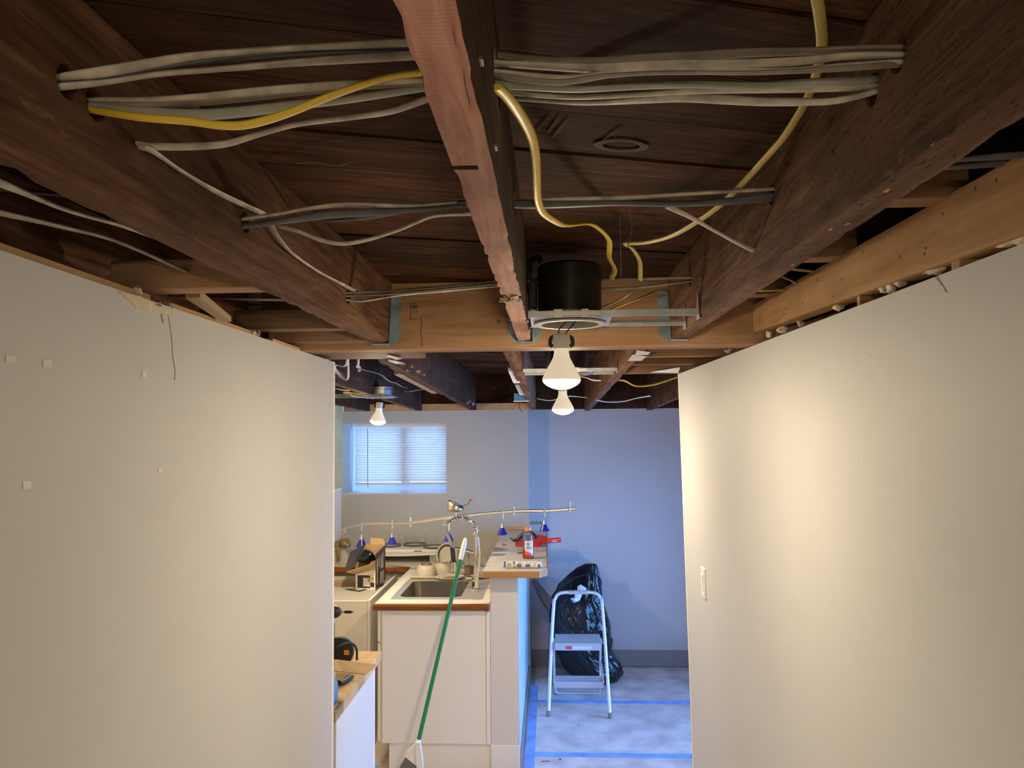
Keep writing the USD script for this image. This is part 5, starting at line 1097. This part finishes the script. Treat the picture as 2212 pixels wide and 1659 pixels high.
for s0, s1 in ((a[0] + .004, 1), (b_[0] - .004, -1)):
    t.part('rear_leg', sweep(spline([(s0, 5.62, zt - .02), (s0, 5.70, zt2 + .1), (s0 + s1 * .004, 5.72, .05), (s0 + s1 * .03, 5.725, .012)], 6), .009), 'aluminum', 60)
t.part('rear_bar', cyl((a[0] + .03, 5.725, .012), (b_[0] - .03, 5.725, .012), .009), 'aluminum')
for x in (a[0] + .001, b_[0] - .001): t.part('side_link', cyl((x, 5.40, zt2), (x, 5.70, zt2 + .05), .006), 'aluminum')

# ------------------------------------------------------------------ trash bag
rows = [(1218, 1262, 1288), (1226, 1244, 1293), (1240, 1226, 1297), (1262, 1205, 1300), (1290, 1190, 1303), (1320, 1185, 1312), (1350, 1186, 1320), (1380, 1188, 1324), (1400, 1192, 1322), (1415, 1200, 1330), (1435, 1212, 1345), (1452, 1228, 1349), (1463, 1243, 1340)]
YT = 6.10; nseg, rings = 120, []
zs = np.array([onY(1270, r[0], YT)[2] for r in rows]); xl = np.array([onY(r[1], r[0], YT)[0] for r in rows]); xr = np.array([onY(r[2], r[0], YT)[0] for r in rows])
Z = np.linspace(zs[0], .006, 110); th = np.arange(nseg) / nseg * 2 * np.pi
V = []
for k, z in enumerate(Z):
    l, r = np.interp(z, zs[::-1], xl[::-1]), np.interp(z, zs[::-1], xr[::-1])
    dpt = np.interp(z, [0, .08, .35, .6, .75, zs[0]], [.17, .24, .25, .19, .10, .03])
    cx, hw = (l + r) / 2, (r - l) / 2
    x, y = cx + hw * np.cos(th), YT + dpt * np.sin(th)
    p = np.c_[x, y, np.full(nseg, z)]
    q = np.c_[np.cos(th) * 2.2 + z * 2.0, np.sin(th) * 2.2, np.full(nseg, z * 3.2)]
    d = np.abs(meshkit.fbm(q * 1.6, 4, 5) - .5) * 2
    d2 = np.abs(meshkit.fbm(np.c_[np.cos(th) * 5 - z * 6, np.sin(th) * 5, np.full(nseg, z * 5)], 3, 11) - .5)
    q3 = np.c_[np.cos(th) * 3.2 + z * 5.5, np.sin(th) * 3.2 - z * 2, np.full(nseg, z * 3.0)]
    d3 = 1 - np.abs(meshkit.fbm(q3 * 1.3, 3, 21) - .5) * 6; d3 = np.clip(d3, 0, 1) ** 2
    amp = 1 - .12 * d - .14 * d2 - .07 * d3
    V.append(np.c_[cx + (x - cx) * amp, YT + (y - YT) * amp, p[:, 2]])
V = np.vstack(V + [[[np.mean(V[0][:, 0]), YT, zs[0] + .004]], [[np.mean(V[-1][:, 0]), YT, .005]]]); f = []
R_ = len(Z)
for k in range(R_ - 1):
    for j in range(nseg):
        a_, b2 = k * nseg + j, k * nseg + (j + 1) % nseg; f += [(a_, a_ + nseg, b2 + nseg), (a_, b2 + nseg, b2)]
f += [(R_ * nseg, j, (j + 1) % nseg) for j in range(nseg)] + [(R_ * nseg + 1, (R_ - 1) * nseg + (j + 1) % nseg, (R_ - 1) * nseg + j) for j in range(nseg)]
bag = trimesh.Trimesh(V, f, process=False); bag.invert() if bag.volume < 0 else None
t = thing('trash_bag', 'full black plastic trash bag slumped at the far wall', 'trash bag', (.3, YT, 0))
t.part('bag', bag, 'bag_black', True)
lip = spline([onY(1200, 1290, 5.93), onY(1222, 1262, 5.90), onY(1250, 1246, 5.92), onY(1280, 1240, 5.95), onY(1297, 1252, 5.92), onY(1298, 1270, 5.90)], 6)
t.part('rolled_edge', sweep(lip, .012, .006, 10), 'bag_black', 60)
wt = cat(chunk(onY(1247, 1287, 5.90), (.055, .035, .06), 91, 16), chunk(onY(1256, 1274, 5.91), (.05, .03, .05), 92, 14), chunk(onY(1240, 1296, 5.89), (.035, .03, .04), 93, 14)).subdivide().subdivide()
single('white_trash', 'crumpled white plastic stuffed in the mouth of the trash bag', 'plastic waste', ridge(wt, .006, 40, 4), 'white_plastic', 40)
pb = [onY(1148, 1256, 6.15), onY(1156, 1250, 6.15), onY(1196, 1300, 6.02), onY(1182, 1312, 6.02)]
single('cardboard_strip', 'brown folded strip leaning from the half wall onto the trash bag', 'cardboard', hull([q + [0, dd, 0] for q in pb for dd in (0, .03)]), 'brown_board')
pb = [onY(1150, 1262, 6.17), onY(1176, 1296, 6.09), onY(1190, 1322, 6.05), onY(1182, 1322, 6.05), onY(1160, 1285, 6.12)]
single('cardboard_strip', 'second darker folded strip below the first, against the trash bag', 'cardboard', hull([q + [0, dd, 0] for q in pb for dd in (.03, .055)]), 'brown_board')

# ------------------------------------------------------------------ groups of repeats
GROUPS = {'ceiling_joist': 'dark ceiling joists', 'blocking_board': 'blocking boards between the joists and walls', 'top_plate': 'pale plates on the left wall top', 'wall_plate': 'wood plates on the kitchen wall top', 'joist_hanger': 'steel joist hangers at the header beam',
          'flood_bulb': 'hanging flood bulbs', 'ceiling_light': 'recessed ceiling lights', 'cable': 'electrical cables in the open ceiling', 'dusty_thread': 'dusty threads in the joist bays', 'light_trim': 'bronze trim rings on the range hood', 'bowl': 'upturned cream bowls', 'plate': 'plates beside the sink',
          'drinking_glass': 'glasses behind the sink', 'floor_sheet': 'dusty floor protection sheets', 'painters_tape': 'blue tape strips on the floor', 'drywall_tag': 'white drywall tags under the header', 'drywall_strip': 'white drywall strips on the back joist', 'base_cabinet': 'white and cream base cabinets', 'floor_debris': 'small debris on the floor', 'cardboard_strip': 'brown strips leaning on the trash bag', 'countertop': 'laminate countertops', 'plaster_scrap': 'plaster scraps under the back joists', 'backsplash_strip': 'wood strips at the end of the bar'}
for p in stage.GetPrimAtPath('/World').GetChildren():
    k = p.GetName(); k = k[:-4] if k[-3:].isdigit() and k[-4] == '_' else k
    if k in GROUPS and _used.get('/World/' + k, 0) > 1 and p.GetCustomDataByKey('category'): p.SetCustomDataByKey('group', GROUPS[k])
